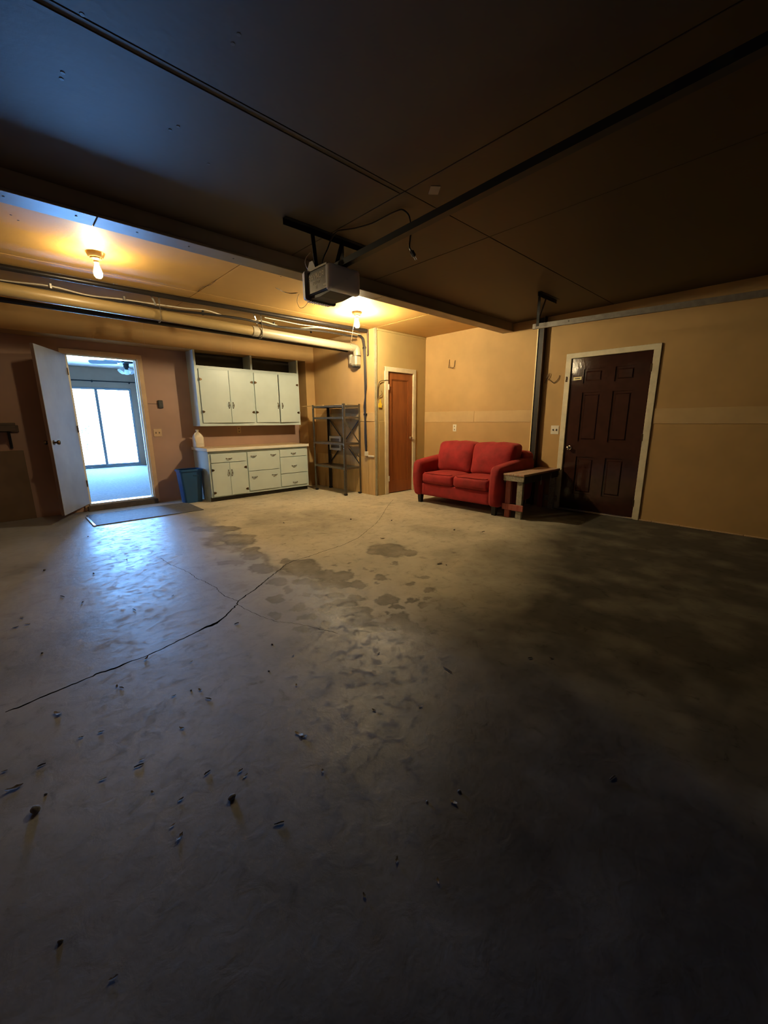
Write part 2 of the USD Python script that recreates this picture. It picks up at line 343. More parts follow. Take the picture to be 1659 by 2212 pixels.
def stain_and_falloff_at(xy):
    P3 = np.c_[xy, np.zeros(len(xy))]
    warp = np.c_[meshkit.fbm(P3 * 9, 4, 1), meshkit.fbm(P3 * 9, 4, 2)] - .5
    warp2 = np.c_[meshkit.fbm(P3 * 32, 2, 3), meshkit.fbm(P3 * 32, 2, 4)] - .5
    q = xy + warp * .12 + warp2 * .035
    def field(lst):
        best = np.full(len(xy), 9.)
        for cx, cy, ax, ay, bx_, by_ in lst:
            M = np.linalg.inv(np.array([[ax, bx_], [ay, by_]]))
            d = (q - (cx, cy)) @ M.T
            best = np.minimum(best, np.hypot(d[:, 0], d[:, 1]))
        return best
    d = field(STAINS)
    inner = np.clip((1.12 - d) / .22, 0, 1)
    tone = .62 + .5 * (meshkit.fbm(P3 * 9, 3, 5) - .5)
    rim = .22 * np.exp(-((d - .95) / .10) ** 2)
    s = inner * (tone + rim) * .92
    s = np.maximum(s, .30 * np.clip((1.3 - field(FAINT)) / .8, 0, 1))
    # broad grime and old tyre traces
    g = meshkit.fbm(P3 * 1.7 + 3.1, 4, 9)
    s = np.maximum(s, .30 * np.clip((g - .56) / .16, 0, 1))
    # tide mark along the edge of the sealed side
    s = np.maximum(s, .60 * np.exp(-((sealed_at(xy) - .40) / .27) ** 2) * np.clip((xy[:, 1] - 2.2) / .7, 0, 1) * np.clip((5.3 - xy[:, 1]) / .5, 0, 1))
    # light falloff painted in toward front and right, over some real soiling; ragged edge
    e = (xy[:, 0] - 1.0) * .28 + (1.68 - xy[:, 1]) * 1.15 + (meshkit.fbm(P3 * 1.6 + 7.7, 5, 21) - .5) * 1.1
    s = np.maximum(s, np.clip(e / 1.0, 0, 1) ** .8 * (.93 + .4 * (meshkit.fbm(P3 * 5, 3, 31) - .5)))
    return np.clip(s, 0, .97)
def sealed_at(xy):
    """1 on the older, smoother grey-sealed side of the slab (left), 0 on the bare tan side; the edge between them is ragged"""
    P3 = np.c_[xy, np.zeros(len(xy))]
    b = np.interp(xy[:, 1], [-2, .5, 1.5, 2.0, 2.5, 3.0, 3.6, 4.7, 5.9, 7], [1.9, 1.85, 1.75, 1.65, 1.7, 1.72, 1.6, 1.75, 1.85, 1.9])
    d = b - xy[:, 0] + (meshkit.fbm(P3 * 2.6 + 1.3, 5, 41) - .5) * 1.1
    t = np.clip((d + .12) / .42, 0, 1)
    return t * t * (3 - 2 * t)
def grid(x0, x1, y0, y1, d):
    x, y = np.meshgrid(np.arange(x0 + d / 2, x1, d), np.arange(y0 + d / 2, y1, d))
    p = np.c_[x.ravel(), y.ravel()]
    return p + RNG.uniform(-.12, .12, p.shape) * d
fine = sbox(.7, 2.95, .8, 5.2); mid = sbox(-.45, 5.66, -.1, 6.9); whole = sbox(XL, XR, YF, YB)
pts = [grid(.7, 2.95, .8, 5.2, .0125)]
p = grid(-.45, 5.66, -.1, 6.9, .03); pts.append(p[~shapely.contains_xy(fine, p)])
p = grid(XL, XR, YF, YB, .12); pts.append(p[~shapely.contains_xy(mid, p)])
edge = []
for g in getattr(cracks, 'geoms', [cracks]):
    for ring in (g.exterior, *g.interiors):
        edge.append(np.array([ring.interpolate(s).coords[0] for s in np.arange(0, ring.length, .007)]))
edge = np.vstack(edge)
near = cracks.buffer(.004)
P = np.vstack(pts); P = P[~shapely.contains_xy(near, P)]
bord = np.vstack([np.c_[np.linspace(XL, XR, 80), np.full(80, y)] for y in (YF, YB)] + [np.c_[np.full(80, x), np.linspace(YF, YB, 80)[1:-1] if False else np.linspace(YF + .02, YB - .02, 80)] for x in (XL, XR)])
P = np.vstack([P, edge, bord])
tri = Delaunay(P).simplices
keep = ~shapely.contains_xy(cracks, P[tri].mean(1))
tri = tri[keep]
a = P[tri]; ccw = np.cross(a[:, 1] - a[:, 0], a[:, 2] - a[:, 0]) < 0
tri[ccw] = tri[ccw][:, ::-1]
fl = tag(UsdGeom.Xform.Define(stage, numbered('/World', 'floor')).GetPrim(), 'stained and cracked grey concrete garage floor', 'floor', kind=S)
OFF['/World/floor'] = np.zeros(3)
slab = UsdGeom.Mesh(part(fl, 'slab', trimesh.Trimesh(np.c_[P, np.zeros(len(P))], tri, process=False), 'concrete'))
UsdGeom.PrimvarsAPI(slab).CreatePrimvar('stain', Sdf.ValueTypeNames.FloatArray, 'vertex').Set(Vt.FloatArray.FromNumpy(stain_and_falloff_at(P).astype(np.float32)))  # carries the real stains and the painted light falloff
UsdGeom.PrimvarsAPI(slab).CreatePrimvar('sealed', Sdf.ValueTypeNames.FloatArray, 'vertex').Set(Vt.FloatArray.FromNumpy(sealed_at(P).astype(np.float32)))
part(fl, 'crack_bed', bx(XL, XR, YF, YB, -.06, -.022), 'crack_dirt')

def struct(name, ms, m, label, catg, smooth=False):
    """a structure Xform whose first part is its own body"""
    t = thing(name, label, catg, (0, 0, 0), kind=S)
    if ms is not None:
        part(t, 'body', ms, m, smooth)
    return t

# right wall with opening for the brown door, boards proud of it
DY0, DY1, DZ = 1.462, 2.392, 2.012
wr = struct('wall_right', [bx(XR, XR + .14, YF, DY0, 0, ZB), bx(XR, XR + .14, DY1, YB + .1, 0, ZB), bx(XR, XR + .14, DY0, DY1, DZ, ZB)], 'drywall', 'tan drywall side wall behind the red loveseat', 'wall')
for y0, y1, z0, z1 in ((3.888, 4.94, 1.199, 1.377), (2.905, 3.882, 1.199, 1.372), (-.6, 1.38, 1.178, 1.352), (YF, -.606, 1.178, 1.35)):
    part(wr, 'wall_board', bx(XR - .006, XR + .01, y0, y1, z0, z1, .002), 'drywall_band')
part(wr, 'base_grime', [bx(XR - .012, XR + .01, y, y + .28, 0, .012 + .01 * RNG.random(), .003) for y in np.arange(-1.6, 1.3, .285)], 'trim_tan')

# closet: side and front walls
DC0, DC1, DCZ = 4.742, 5.335, 2.005
wc = struct('wall_closet', [bx(XC + .001, DC0, YC, YC + .09, 0, ZB), bx(DC1, XR, YC, YC + .09, 0, ZB), bx(DC0, DC1, YC, YC + .09, DCZ, ZB)], 'closet_paint', 'ochre wall of the closet jutting out between shelf and loveseat', 'wall')
part(wc, 'side_wall', bx(XC, XC + .09, YC + .002, YS + .31, 0, ZB), 'drywall', label='orange-lit side of the closet')
for y0, y1 in ((4.99, 5.144), (5.15, 5.335), (5.341, 5.75), (5.756, 6.2), (6.206, 6.66)):
    part(wc, 'wood_panel', bx(XC - .008, XC + .01, y0, y1, 0, .63 + .012 * RNG.random(), .002), 'wood_raw')
part(wc, 'wall_board', bx(XC - .006, XC + .01, 4.99, 5.6, 1.222, 1.362, .002), 'drywall_band')
part(wc, 'wall_board', bx(XC - .006, XC + .01, 5.605, 6.66, 1.222, 1.36, .002), 'drywall_band')
part(wc, 'wall_board', bx(XC + .05, DC0 - .08, YC - .006, YC + .01, 0, 1.218, .002), 'closet_paint')
struct('trim_1', [bx(XC - .012, XC + .002, YC - .01, YC + .028, 0, ZB, .003), bx(XC - .012, XC + .016, YC - .012, YC + .002, 0, ZB, .003)], 'corner_grey', 'dull grey corner strip up the closet corner', 'trim')
struct('trim_2', [bx(XC + .03, XR - .005, YC - .014, YC + .004, ZB - .035, ZB - .008, .003)], 'closet_paint', 'thin strip along the ceiling above the closet door', 'trim')

# back wall with the opening into the next room
OX0, OX1, OZ0, OZ1 = .80, 1.635, .10, 2.12
wb = struct('wall_back', [bx(XL, OX0, YB, YB + .13, 0, ZB), bx(OX1, XC + .1, YB, YB + .13, 0, ZB), bx(OX0, OX1, YB, YB + .13, OZ1, ZB), bx(OX0, OX1, YB, YB + .13, -.05, OZ0 - .03)], 'drywall_rose', 'pinkish tan back wall with the open doorway and cabinets', 'wall')
part(wb, 'wall_panel', bx(-1.7, .205, YB - .014, YB + .01, .0, .89, .003), 'hardboard', label='brown lower board left of the open door')
so = struct('wall_soffit', [bx(XL, XC, YS, YB, ZSOF, ZB), bx(4.30, XC, YS, YB, 0, ZSOF)], 'drywall', 'tan boxed-in soffit over the cabinets and doorway', 'soffit')
for x in (1.69, 2.93):
    part(so, 'wall_seam', bx(x, x + .004, YS - .002, YS + .01, ZSOF, ZB), 'trim_tan')
struct('wall_left', bx(XL - .12, XL, YF, YB + .1, 0, ZB), 'drywall_rose', 'tan drywall wall on the garage left side', 'wall')
struct('wall_front', bx(XL - .12, XR + .12, YF - .12, YF, 0, ZB), 'door_panel_dark', 'dark closed garage door behind the photographer', 'wall')

# ceiling: drywall sheets with open joints, on a backing
ce = struct('ceiling', bx(XL - .1, XR + .1, YF - .1, YB + .1, ZB + .012, ZB + .1), 'ceiling_paint', 'tan drywall garage ceiling with taped joints', 'ceiling')
G = .0025
def sheets(xs, ys, z, m='ceiling_paint'):
    for i in range(len(xs) - 1):
        for j in range(len(ys) - 1):
            dz = RNG.uniform(0, .002)
            part(ce, 'ceiling_panel', bx(xs[i] + G, xs[i + 1] - G, ys[j] + G, ys[j + 1] - G, z - dz, z + .02, .002), m)
sheets([XL, -.42, 2.02, 2.94, XR], [YF, -.47, 1.95, 3.27], ZF, 'ceiling_shaded')  # front sheets take the shaded copy of the ceiling paint
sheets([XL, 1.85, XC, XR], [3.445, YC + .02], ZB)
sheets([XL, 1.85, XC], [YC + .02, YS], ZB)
part(ce, 'joint_tape', bx(XL, 2.01, 1.985, 2.10, ZF - .004, ZF + .004, .002), 'ceiling_shaded')
for x, y in ((.41, 2.28), (.41, 2.32), (.43, 1.94), (.85, 1.65), (.85, 1.70), (.82, 2.34), (.84, 2.29), (1.05, 2.48)):
    part(ce, 'nail_pop', trimesh.creation.cylinder(.008, .002, sections=8, transform=trimesh.transformations.translation_matrix([x, y, ZF - .0005])), 'screw_dark')
for x, y in ((.30, 4.05), (.34, 4.12), (.86, 4.22), (.85, 4.27), (2.28, 3.9), (3.75, 4.05)):
    part(ce, 'nail_pop', trimesh.creation.cylinder(.007, .002, sections=8, transform=trimesh.transformations.translation_matrix([x, y, ZB - .0005])), 'screw_dark')
part(ce, 'ceiling_patch', frame_to(bx(-.045, .045, -.03, .03, -.004, 0, .001), (2.14, 1.82, ZF), (.64, .77, 0), (-.77, .64, 0), (0, 0, 1)), 'gypsum_patch', label='small pale patch on the dark ceiling')
def crack_strip(pts, w):
    return tube(curve(pts, 14), np.r_[.0006, np.full(12, w), .0006], 4)
part(ce, 'ceiling_crack', crack_strip([(2.40, 4.24, ZB - .001), (2.48, 4.278, ZB - .001), (2.55, 4.31, ZB - .001), (2.62, 4.313, ZB - .001), (2.68, 4.235, ZB - .001)], .004), 'screw_dark')
part(ce, 'ceiling_crack', crack_strip([(1.84, 4.4, ZB - .001), (1.86, 4.6, ZB - .001), (1.83, 4.75, ZB - .001), (1.85, 4.95, ZB - .001)], .0025), 'wood_dark')

# the beam across the ceiling, its underside in two boards
bm = struct('ceiling_beam', bx(XL, XR - .001, 3.28, 3.435, ZBEAM + .019, ZB + .005), 'beam_paint', 'long dropped beam crossing the whole garage ceiling', 'beam')
for x0, x1 in ((XL, .655), (.659, 3.09), (3.094, XR - .002)):
    part(bm, 'beam_board', bx(x0, x1, 3.272, 3.443, ZBEAM, ZBEAM + .018, .003), 'beam_paint')
for x in np.arange(-.2, 1.5, .33):
    part(bm, 'nail_head', trimesh.creation.cylinder(.006, .003, sections=8, transform=trimesh.transformations.translation_matrix([x + .1, 3.35, ZBEAM - .0005])), 'screw_dark')

# ------------------------------------------------------------------ doors
def ring(u0, u1, v0, v1, w):
    return Polygon([(u0, v0), (u1, v0), (u1, v1), (u0, v1)], [[(u0 + w, v0 + w), (u1 - w, v0 + w), (u1 - w, v1 - w), (u0 + w, v1 - w)]])

def knob_mesh(at, axis, flip, s=1.):
    return lathe([(0, 0), (.030 * s, 0), (.030 * s, .006 * s), (.012 * s, .010 * s), (.010 * s, .028 * s), (.020 * s, .034 * s), (.027 * s, .046 * s), (.026 * s, .058 * s), (.016 * s, .066 * s), (0, .068 * s)], at, axis, flip)

# door_1: flush grey slab standing open into the garage, with its casing and step
d1 = struct('door_1', None, None, 'flush grey door swung open at the bright doorway', 'door')
hx, hy = np.array([.802, 6.965]), np.array([.447, 6.246])
du = np.r_[(hy - hx) / np.linalg.norm(hy - hx), 0]; dn = np.array([-du[1], du[0], 0]); L = np.linalg.norm(hy - hx)
w_ = np.array([-du[1], du[0], 0]); w_ = w_ if w_[0] > 0 else -w_
o = np.array([*hx, 0])
loc = lambda m: frame_to(m, o, du, (0, 0, 1), np.cross(du, (0, 0, 1)))
wn = np.cross(du, (0, 0, 1)); sgn = 1 if wn[0] > 0 else -1       # + side faces the doorway
part(d1, 'slab', loc(bx(.004, L - .002, .108, 2.112, -.036 if sgn > 0 else 0, 0 if sgn > 0 else .036, .003)), 'door_grey')
part(d1, 'edge_strip', loc(bx(L - .002, L + .001, .11, 2.11, -.034 if sgn > 0 else .002, -.002 if sgn > 0 else .034)), 'door_edge', label='dark raw edge of the open door')
for side in (1, -1):
    c = o + du * (L - .065) + np.array([0, 0, 1.0]) + wn * sgn * (0.0 if side > 0 else -.036)
    k = knob_mesh((0, 0, 0), 'z', 1)
    d3 = wn * sgn * side
    u3 = np.array([0, 0, 1.]); v3 = np.cross(d3, u3)
    part(d1, 'knob', frame_to(k, c, u3, v3, d3), 'bronze', 40, label='dark metal knob')
for z in (.35, 1.1, 1.85):
    part(d1, 'hinge', tube([(.806, 6.955, z), (.806, 6.955, z + .09)], .007, 8), 'bronze')
part(d1, 'casing', [bx(OX1, OX1 + .065, YB - .018, YB + .002, .02, OZ1 + .065, .004), bx(OX0 - .06, OX0, YB - .018, YB + .002, .02, OZ1 + .065, .004), bx(OX0 - .06, OX1 + .065, YB - .019, YB + .001, OZ1, OZ1 + .066, .004)], 'trim_tan')
part(d1, 'jamb_or_backing', [bx(OX1 - .02, OX1 + .002, YB - .005, YB + .14, OZ0, OZ1, .002), bx(OX0 - .002, OX0 + .02, YB - .005, YB + .14, OZ0, OZ1, .002), bx(OX0, OX1, YB - .005, YB + .14, OZ1 - .018, OZ1 + .002, .002), bx(OX1 - .033, OX1 - .02, YB + .045, YB + .06, OZ0, OZ1, .002)], 'white_edge')
part(d1, 'threshold', bx(OX0 - .01, OX1 + .01, YB - .03, YB + .14, OZ0 - .03, OZ0 + .004, .006), 'mat_edge')
part(d1, 'step', bx(OX0 - .03, OX1 + .03, YB - .06, YB + .001, 0, OZ0 - .03, .004), 'step_dark')

# door_2: narrow one-panel closet door
d2 = struct('door_2', None, None, 'narrow orange-brown wooden one-panel closet door', 'door')
A2 = lambda m: frame_to(m, (0, YC + .03, 0), (1, 0, 0), (0, 0, 1), (0, -1, 0))
pan = (4.838, 5.236, .205, 1.895)
part(d2, 'slab', A2(extr(Polygon([(DC0 + .004, .012), (DC1 - .004, .012), (DC1 - .004, DCZ - .006), (DC0 + .004, DCZ - .006)], [[(pan[0], pan[2]), (pan[1], pan[2]), (pan[1], pan[3]), (pan[0], pan[3])]]), .022)), 'door_wood')
part(d2, 'panel', A2(bx(pan[0] - .01, pan[1] + .01, pan[2] - .01, pan[3] + .01, -.01, .008)), 'door_wood')
part(d2, 'moulding', A2(extr(ring(pan[0], pan[1], pan[2], pan[3], .014), .016)), 'door_wood')
part(d2, 'jamb_or_backing', bx(DC0 - .03, DC1 + .03, YC + .07, YC + .09, 0, DCZ + .03), 'dark_inside')  # unseen backing sheet added behind the slab to stop light leaking in
part(d2, 'casing', [bx(DC0 - .078, DC0, YC - .018, YC + .002, 0, DCZ + .07, .004), bx(DC1, DC1 + .07, YC - .018, YC + .002, 0, DCZ + .07, .004), bx(DC0 - .078, DC1 + .07, YC - .019, YC + .001, DCZ, DCZ + .072, .004)], 'trim_cream')
kb = part(d2, 'knob', knob_mesh((DC1 - .045, YC + .008, .935), 'y', -1, .8), 'chrome', 40, label='bright metal knob')
for z in (.22, 1.72):
    part(d2, 'hinge', [bx(DC0 - .012, DC0 + .016, YC - .024, YC + .008, z, z + .09, .003)], 'plastic_white')

# door_3: six-panel brown door in the right wall
d3_ = struct('door_3', None, None, 'glossy dark brown six-panel door in cream casing', 'door')
A3 = lambda m: frame_to(m, (XR + .028, 0, 0), (0, 1, 0), (0, 0, 1), (-1, 0, 0))
pans = [(1.985, 2.229, 1.69, 1.865), (1.623, 1.854, 1.69, 1.865), (1.985, 2.225, .945, 1.575), (1.625, 1.858, .945, 1.575), (1.985, 2.225, .24, .742), (1.625, 1.858, .24, .742)]
holes = [[(a, c), (b, c), (b, d), (a, d)] for a, b, c, d in pans]
part(d3_, 'slab', A3(extr(Polygon([(DY0 + .004, .018), (DY1 - .004, .018), (DY1 - .004, DZ - .004), (DY0 + .004, DZ - .004)], holes), .02)), 'door_brown')
for a, b, c, d in pans:
    pp = part(d3_, 'panel', A3([bx(a - .005, b + .005, c - .005, d + .005, -.012, .006), frustum(a + .028, b - .028, c + .028, d - .028, .006, .015, .014)]), 'door_brown')
part(d3_, 'jamb_or_backing', [bx(XR + .075, XR + .14, DY0 - .03, DY1 + .03, 0, DZ + .03), bx(XR + .04, XR + .075, DY0 - .02, DY0 + .03, 0, DZ), bx(XR + .04, XR + .075, DY1 - .03, DY1 + .02, 0, DZ)], 'dark_inside')  # unseen backing added behind the slab to keep stray light out
part(d3_, 'casing', [bx(XR - .018, XR + .002, DY0 - .075, DY0, 0, DZ + .062, .004), bx(XR - .018, XR + .002, DY1, DY1 + .072, 0, DZ + .062, .004), bx(XR - .019, XR + .001, DY0 - .075, DY1 + .072, DZ, DZ + .064, .004)], 'trim_cream')
part(d3_, 'knob', knob_mesh((XR + .008, 2.325, .855), 'x', -1, .95), 'chrome', 40, label='bright metal knob')
for z in (.16, .97, 1.77):
    part(d3_, 'hinge', bx(XR - .022, XR + .006, DY0 - .006, DY0 + .014, z, z + .09, .003), 'bronze')
part(d3_, 'strike_plate', [bx(XR - .024, XR - .012, 2.425, 2.45, 1.722, 1.752, .003), bx(XR - .03, XR - .012, 2.43, 2.443, 1.745, 1.79, .003)], 'bronze')
st = part(d3_, 'sticker', A3(bx(2.252, 2.355, 1.738, 1.778, .0198, .0212)), 'cream_label', label='small cream sticker')
part(st, 'printed_line', A3(bx(2.272, 2.338, 1.753, 1.762, .0208, .0216)), 'wood_dark')
part(d3_, 'threshold', bx(XR - .03, XR + .06, DY0 - .01, DY1 + .01, 0, .016, .004), 'galvanised', label='metal threshold')

# ------------------------------------------------------------------ the next room
RX0, RX1, RY1, RZ = -1.6, 2.86, 12.5, 2.55
WX0, WX1, WZ0, WZ1 = .92, 2.70, .135, 2.08
def struct1(name, ms, m, label, catg):
    return single(name, ms, m, label, catg, kind=S)
fr = struct1('floor_room', bx(RX0, RX1, YB + .13, RY1 + .1, -.05, OZ0), 'carpet', 'grey carpet floor of the sunlit room beyond the doorway', 'floor')
struct1('ceiling_room', bx(RX0, RX1, YB + .13, RY1, RZ, RZ + .1), 'room_paint', 'white ceiling of the sunlit room beyond the doorway', 'ceiling')
struct1('wall_room_right', bx(RX1, RX1 + .1, YB + .13, RY1 + .1, 0, RZ + .1), 'room_paint', 'right wall of the sunlit room beyond the doorway', 'wall')
struct1('wall_room_left', [bx(RX0 - .1, RX0, YB + .13, 7.5, 0, RZ + .1), bx(RX0 - .1, RX0, 9.2, RY1 + .1, 0, RZ + .1), bx(RX0 - .1, RX0, 7.5, 9.2, 0, .95), bx(RX0 - .1, RX0, 7.5, 9.2, 2.2, RZ + .1)], 'room_paint', 'left wall of the sunlit room beyond the doorway', 'wall')
struct1('wall_room_back', [bx(RX0, WX0, RY1, RY1 + .12, 0, RZ + .1), bx(WX1, RX1, RY1, RY1 + .12, 0, RZ + .1), bx(WX0, WX1, RY1, RY1 + .12, WZ1, RZ + .1), bx(WX0, WX1, RY1, RY1 + .12, -.05, WZ0)], 'room_paint', 'far wall holding the sliding glass door', 'wall')
struct1('wall_room_front', [bx(RX0, OX0 - .002, YB + .131, YB + .15, OZ0, RZ), bx(OX1 + .002, RX1, YB + .131, YB + .15, OZ0, RZ), bx(OX0, OX1, YB + .131, YB + .15, OZ1, RZ)], 'room_paint', 'near wall of the sunlit room around the doorway', 'wall')
w1 = struct('window_1', None, None, 'sliding glass door full of white daylight', 'window')
yw = RY1 - .02
part(w1, 'frame', [bx(WX0, WX0 + .05, yw, yw + .1, WZ0, WZ1, .004), bx(WX1 - .05, WX1, yw, yw + .1, WZ0, WZ1, .004), bx(WX0 + .05, WX1 - .05, yw, yw + .1, WZ0, WZ0 + .05, .004), bx(WX0 + .05, WX1 - .05, yw, yw + .1, WZ1 - .05, WZ1, .004)], 'frame_grey')
part(w1, 'mullion', bx(1.905, 1.965, yw + .005, yw + .06, WZ0 + .05, WZ1 - .05, .004), 'frame_grey')
part(w1, 'pane', bx(WX0 + .05, 1.905, yw + .05, yw + .056, WZ0 + .05, WZ1 - .05), 'glass')
part(w1, 'pane', bx(1.965, WX1 - .05, yw + .03, yw + .036, WZ0 + .05, WZ1 - .05), 'glass')
part(w1, 'sill', bx(WX0 - .05, WX1 + .05, yw - .06, yw, OZ0, OZ0 + .03, .004), 'frame_grey')
w2 = struct('window_2', None, None, 'side window of the next room', 'window')
part(w2, 'frame', [bx(RX0 - .08, RX0 - .02, 7.5, 7.55, .95, 2.2, .003), bx(RX0 - .08, RX0 - .02, 9.15, 9.2, .95, 2.2, .003), bx(RX0 - .08, RX0 - .02, 7.55, 9.15, .95, 1.0, .003), bx(RX0 - .08, RX0 - .02, 7.55, 9.15, 2.15, 2.2, .003)], 'frame_grey')
part(w2, 'pane', bx(RX0 - .053, RX0 - .047, 7.55, 9.15, 1.0, 2.15), 'glass')
rod = thing('curtain_rod', 'slim dark curtain rod above the sliding glass door', 'curtain rod', (1.8, RY1 - .07, 2.21))
part(rod, 'rod', tube([(.8, RY1 - .07, 2.22), (2.80, RY1 - .07, 2.235)], .013, 8), 'fan_dark')
for x in (.95, 1.88, 2.68):
    part(rod, 'bracket', bx(x - .012, x + .012, RY1 - .075, RY1 + .0, 2.20, 2.25, .003), 'fan_dark')
struct1('ground', bx(-8, 12, RY1 + .12, 30, -.12, -.02), 'patio', 'pale paved ground outside the sliding glass door', 'ground')
sh = thing('shrub', 'thin leafy shrub outside the sliding glass door', 'shrub', (1.66, 13.25, -.02))
part(sh, 'stem', [tube(curve([(1.66, 13.25, -.02), (1.66 + dx * .5, 13.25, .5), (1.66 + dx, 13.25 + dy, 1.0 + .1 * k)], 8), .006, 5) for k, (dx, dy) in enumerate(((.1, .05), (-.08, .06), (.02, -.08)))], 'shrub_leaf')
lv = []
for i in range(90):
    a = RNG.uniform(0, 6.28); h = RNG.uniform(.35, 1.15); r = RNG.uniform(0, .16)
    q = trimesh.Trimesh([(0, 0, 0), (.02, .03, .004), (0, .075, 0), (-.02, .03, .004)], [[0, 1, 2], [0, 2, 3]])
    q.apply_transform(trimesh.transformations.euler_matrix(RNG.uniform(-1, 1), RNG.uniform(-1, 1), a)); q.apply_translation((1.66 + r * math.cos(a), 13.25 + r * math.sin(a), h)); lv.append(q)
part(sh, 'foliage', lv, 'shrub_leaf', kind='stuff')

FX, FY = 2.20, 10.3
fan = thing('ceiling_fan', 'dark ceiling fan with three glass shades in the next room', 'ceiling fan', (FX, FY, RZ))
part(fan, 'motor', lathe([(0, 0), (.09, 0), (.145, .02), (.155, .06), (.13, .10), (.06, .115), (.05, .15), (0, .15)], (FX, FY, RZ), 'z', -1), 'fan_dark', 30)
for k in range(5):
    a = math.radians(156 + 72 * k)
    b = extr(Polygon([(.16, -.045), (.24, -.06), (.62, -.07), (.66, -.04), (.66, .04), (.62, .07), (.24, .06), (.16, .045)]), .008)
    b.apply_transform(trimesh.transformations.rotation_matrix(.38, [1, 0, 0]))
    b.apply_transform(trimesh.transformations.rotation_matrix(a, [0, 0, 1])); b.apply_translation((FX, FY, RZ - .10))
    part(fan, 'blade', b, 'fan_dark')
part(fan, 'light_hub', lathe([(0, 0), (.05, 0), (.055, .05), (.03, .08), (0, .08)], (FX, FY, RZ - .15), 'z', -1), 'fan_dark', 30)
for k in range(3):
    a = math.radians(200 + 120 * k)
    s = lathe([(.018, 0), (.03, .03), (.055, .08), (.066, .115), (.062, .115), (.05, .08), (.025, .03), (.014, .005)], (0, 0, 0), 'z', -1)
    s.apply_transform(trimesh.transformations.rotation_matrix(-.75, [-math.sin(a), math.cos(a), 0])); s.apply_translation((FX + .05 * math.cos(a), FY + .05 * math.sin(a), RZ - .20))
    part(fan, 'glass_shade', s, 'frost_glass', 40, label='frosted glass shade')

# ------------------------------------------------------------------ wall cabinet
C0, C1, CY, CZ0, CZ1 = 2.325, 4.142, 6.69, 1.165, 2.297
wcab = thing('wall_cabinet', 'pale green painted wall cabinet with four doors under the soffit', 'cabinet', ((C0 + C1) / 2, (CY + YB) / 2, CZ0))
T = .02
part(wcab, 'body', [bx(C0, C0 + T, CY, YB - .002, CZ0, CZ1), bx(C1 - T, C1, CY, YB - .002, CZ0, CZ1), bx(C0 + T, C1 - T, CY + .01, YB - .002, CZ0, CZ0 + T), bx(C0 + T, C1 - T, CY + .01, YB - .002, 2.045, 2.062), bx(C0 + T, C1 - T, YB - .02, YB - .002, CZ0 + T, 2.045), bx(3.24, 3.26, CY + .01, YB - .02, CZ0 + T, CZ1)], 'cabinet_paint')
part(wcab, 'back_panel', bx(C0 + T, C1 - T, YB - .02, YB - .002, 2.062, CZ1), 'dark_inside', label='dark back of the open top compartments')
part(wcab, 'face_frame', extr(Polygon([(C0, CZ0), (C1, CZ0), (C1, 2.075), (C0, 2.075)], [[(2.385, 1.225), (3.225, 1.225), (3.225, 2.018), (2.385, 2.018)], [(3.285, 1.225), (4.095, 1.225), (4.095, 2.018), (3.285, 2.018)]]), .02).apply_transform(np.array([[1, 0, 0, 0], [0, 0, -1, CY], [0, 1, 0, 0], [0, 0, 0, 1]])), 'cabinet_paint')
part(wcab, 'stile', [bx(3.232, 3.264, CY - .02, CY, 2.075, CZ1, .002), bx(C0, C0 + .03, CY - .02, CY, 2.075, CZ1, .002), bx(C1 - .032, C1, CY - .02, CY, 2.075, CZ1, .002)], 'cabinet_paint')

def hinge_mesh(o, u, s=1):
    """butterfly hinge leaf pointing along u on a vertical face looking along -y"""
    leaf = extr(Polygon([(0, -.016), (.014, -.019), (.030, -.013), (.044, 0), (.030, .013), (.014, .019), (0, .016)]), .004)
    return [frame_to(leaf, o, (u, 0, 0), (0, 0, 1), (0, -1, 0)), tube([np.array(o) + (0, -.004, -.02), np.array(o) + (0, -.004, .02)], .005, 8)]

def pull_mesh(o, vertical, s=1.):
    """cast cabinet pull: a bowed bar on two spread feet"""
    n = 13; t = np.linspace(-1, 1, n)
    rad = .0035 + .0045 * np.exp(-(t / .35) ** 2) + .004 * np.exp(-((np.abs(t) - .95) / .12) ** 2)
    q = np.c_[t * .047 * s, .024 * (1 - t ** 2) ** .7, t * 0]
    pts = [np.array(o) + ((0, -b, a) if vertical else (a, -b, -.006 * math.cos(a * 33))) for a, b, _ in q]
    return tube(pts, rad, 8)

def leaf_door(parent, x0, x1, z0, z1, y, hinge_x, hinge_u, pull_x, pull_z, ajar, hz):
    d = bx(x0, x1, y - .019, y - .001, z0, z1, .003)
    R = trimesh.transformations.rotation_matrix(math.radians(ajar), [0, 0, 1], [hinge_x, y, z0])
    d.apply_transform(R)
    dd = part(parent, 'door', d, 'cabinet_paint')
    p = pull_mesh((pull_x, y - .019, pull_z), True); p.apply_transform(R)
    part(dd, 'pull', p, 'bronze', 40, label='dark metal pull')
    for z in hz:
        part(dd, 'hinge', hinge_mesh((hinge_x, y - .021, z), hinge_u), 'bronze', label='dark metal hinge')
fy = CY - .02
leaf_door(wcab, 2.376, 2.829, 1.215, 2.03, fy, 2.376, 1, 2.803, 1.49, -2.2, (1.87, 1.385))
leaf_door(wcab, 2.833, 3.236, 1.215, 2.03, fy, 3.236, -1, 2.868, 1.49, 2.4, (1.87, 1.385))
leaf_door(wcab, 3.272, 3.706, 1.215, 2.03, fy, 3.272, 1, 3.682, 1.50, -1.8, (1.87, 1.385))
leaf_door(wcab, 3.716, 4.108, 1.215, 2.03, fy, 4.108, -1, 3.757, 1.50, 3.4, (1.87, 1.385))

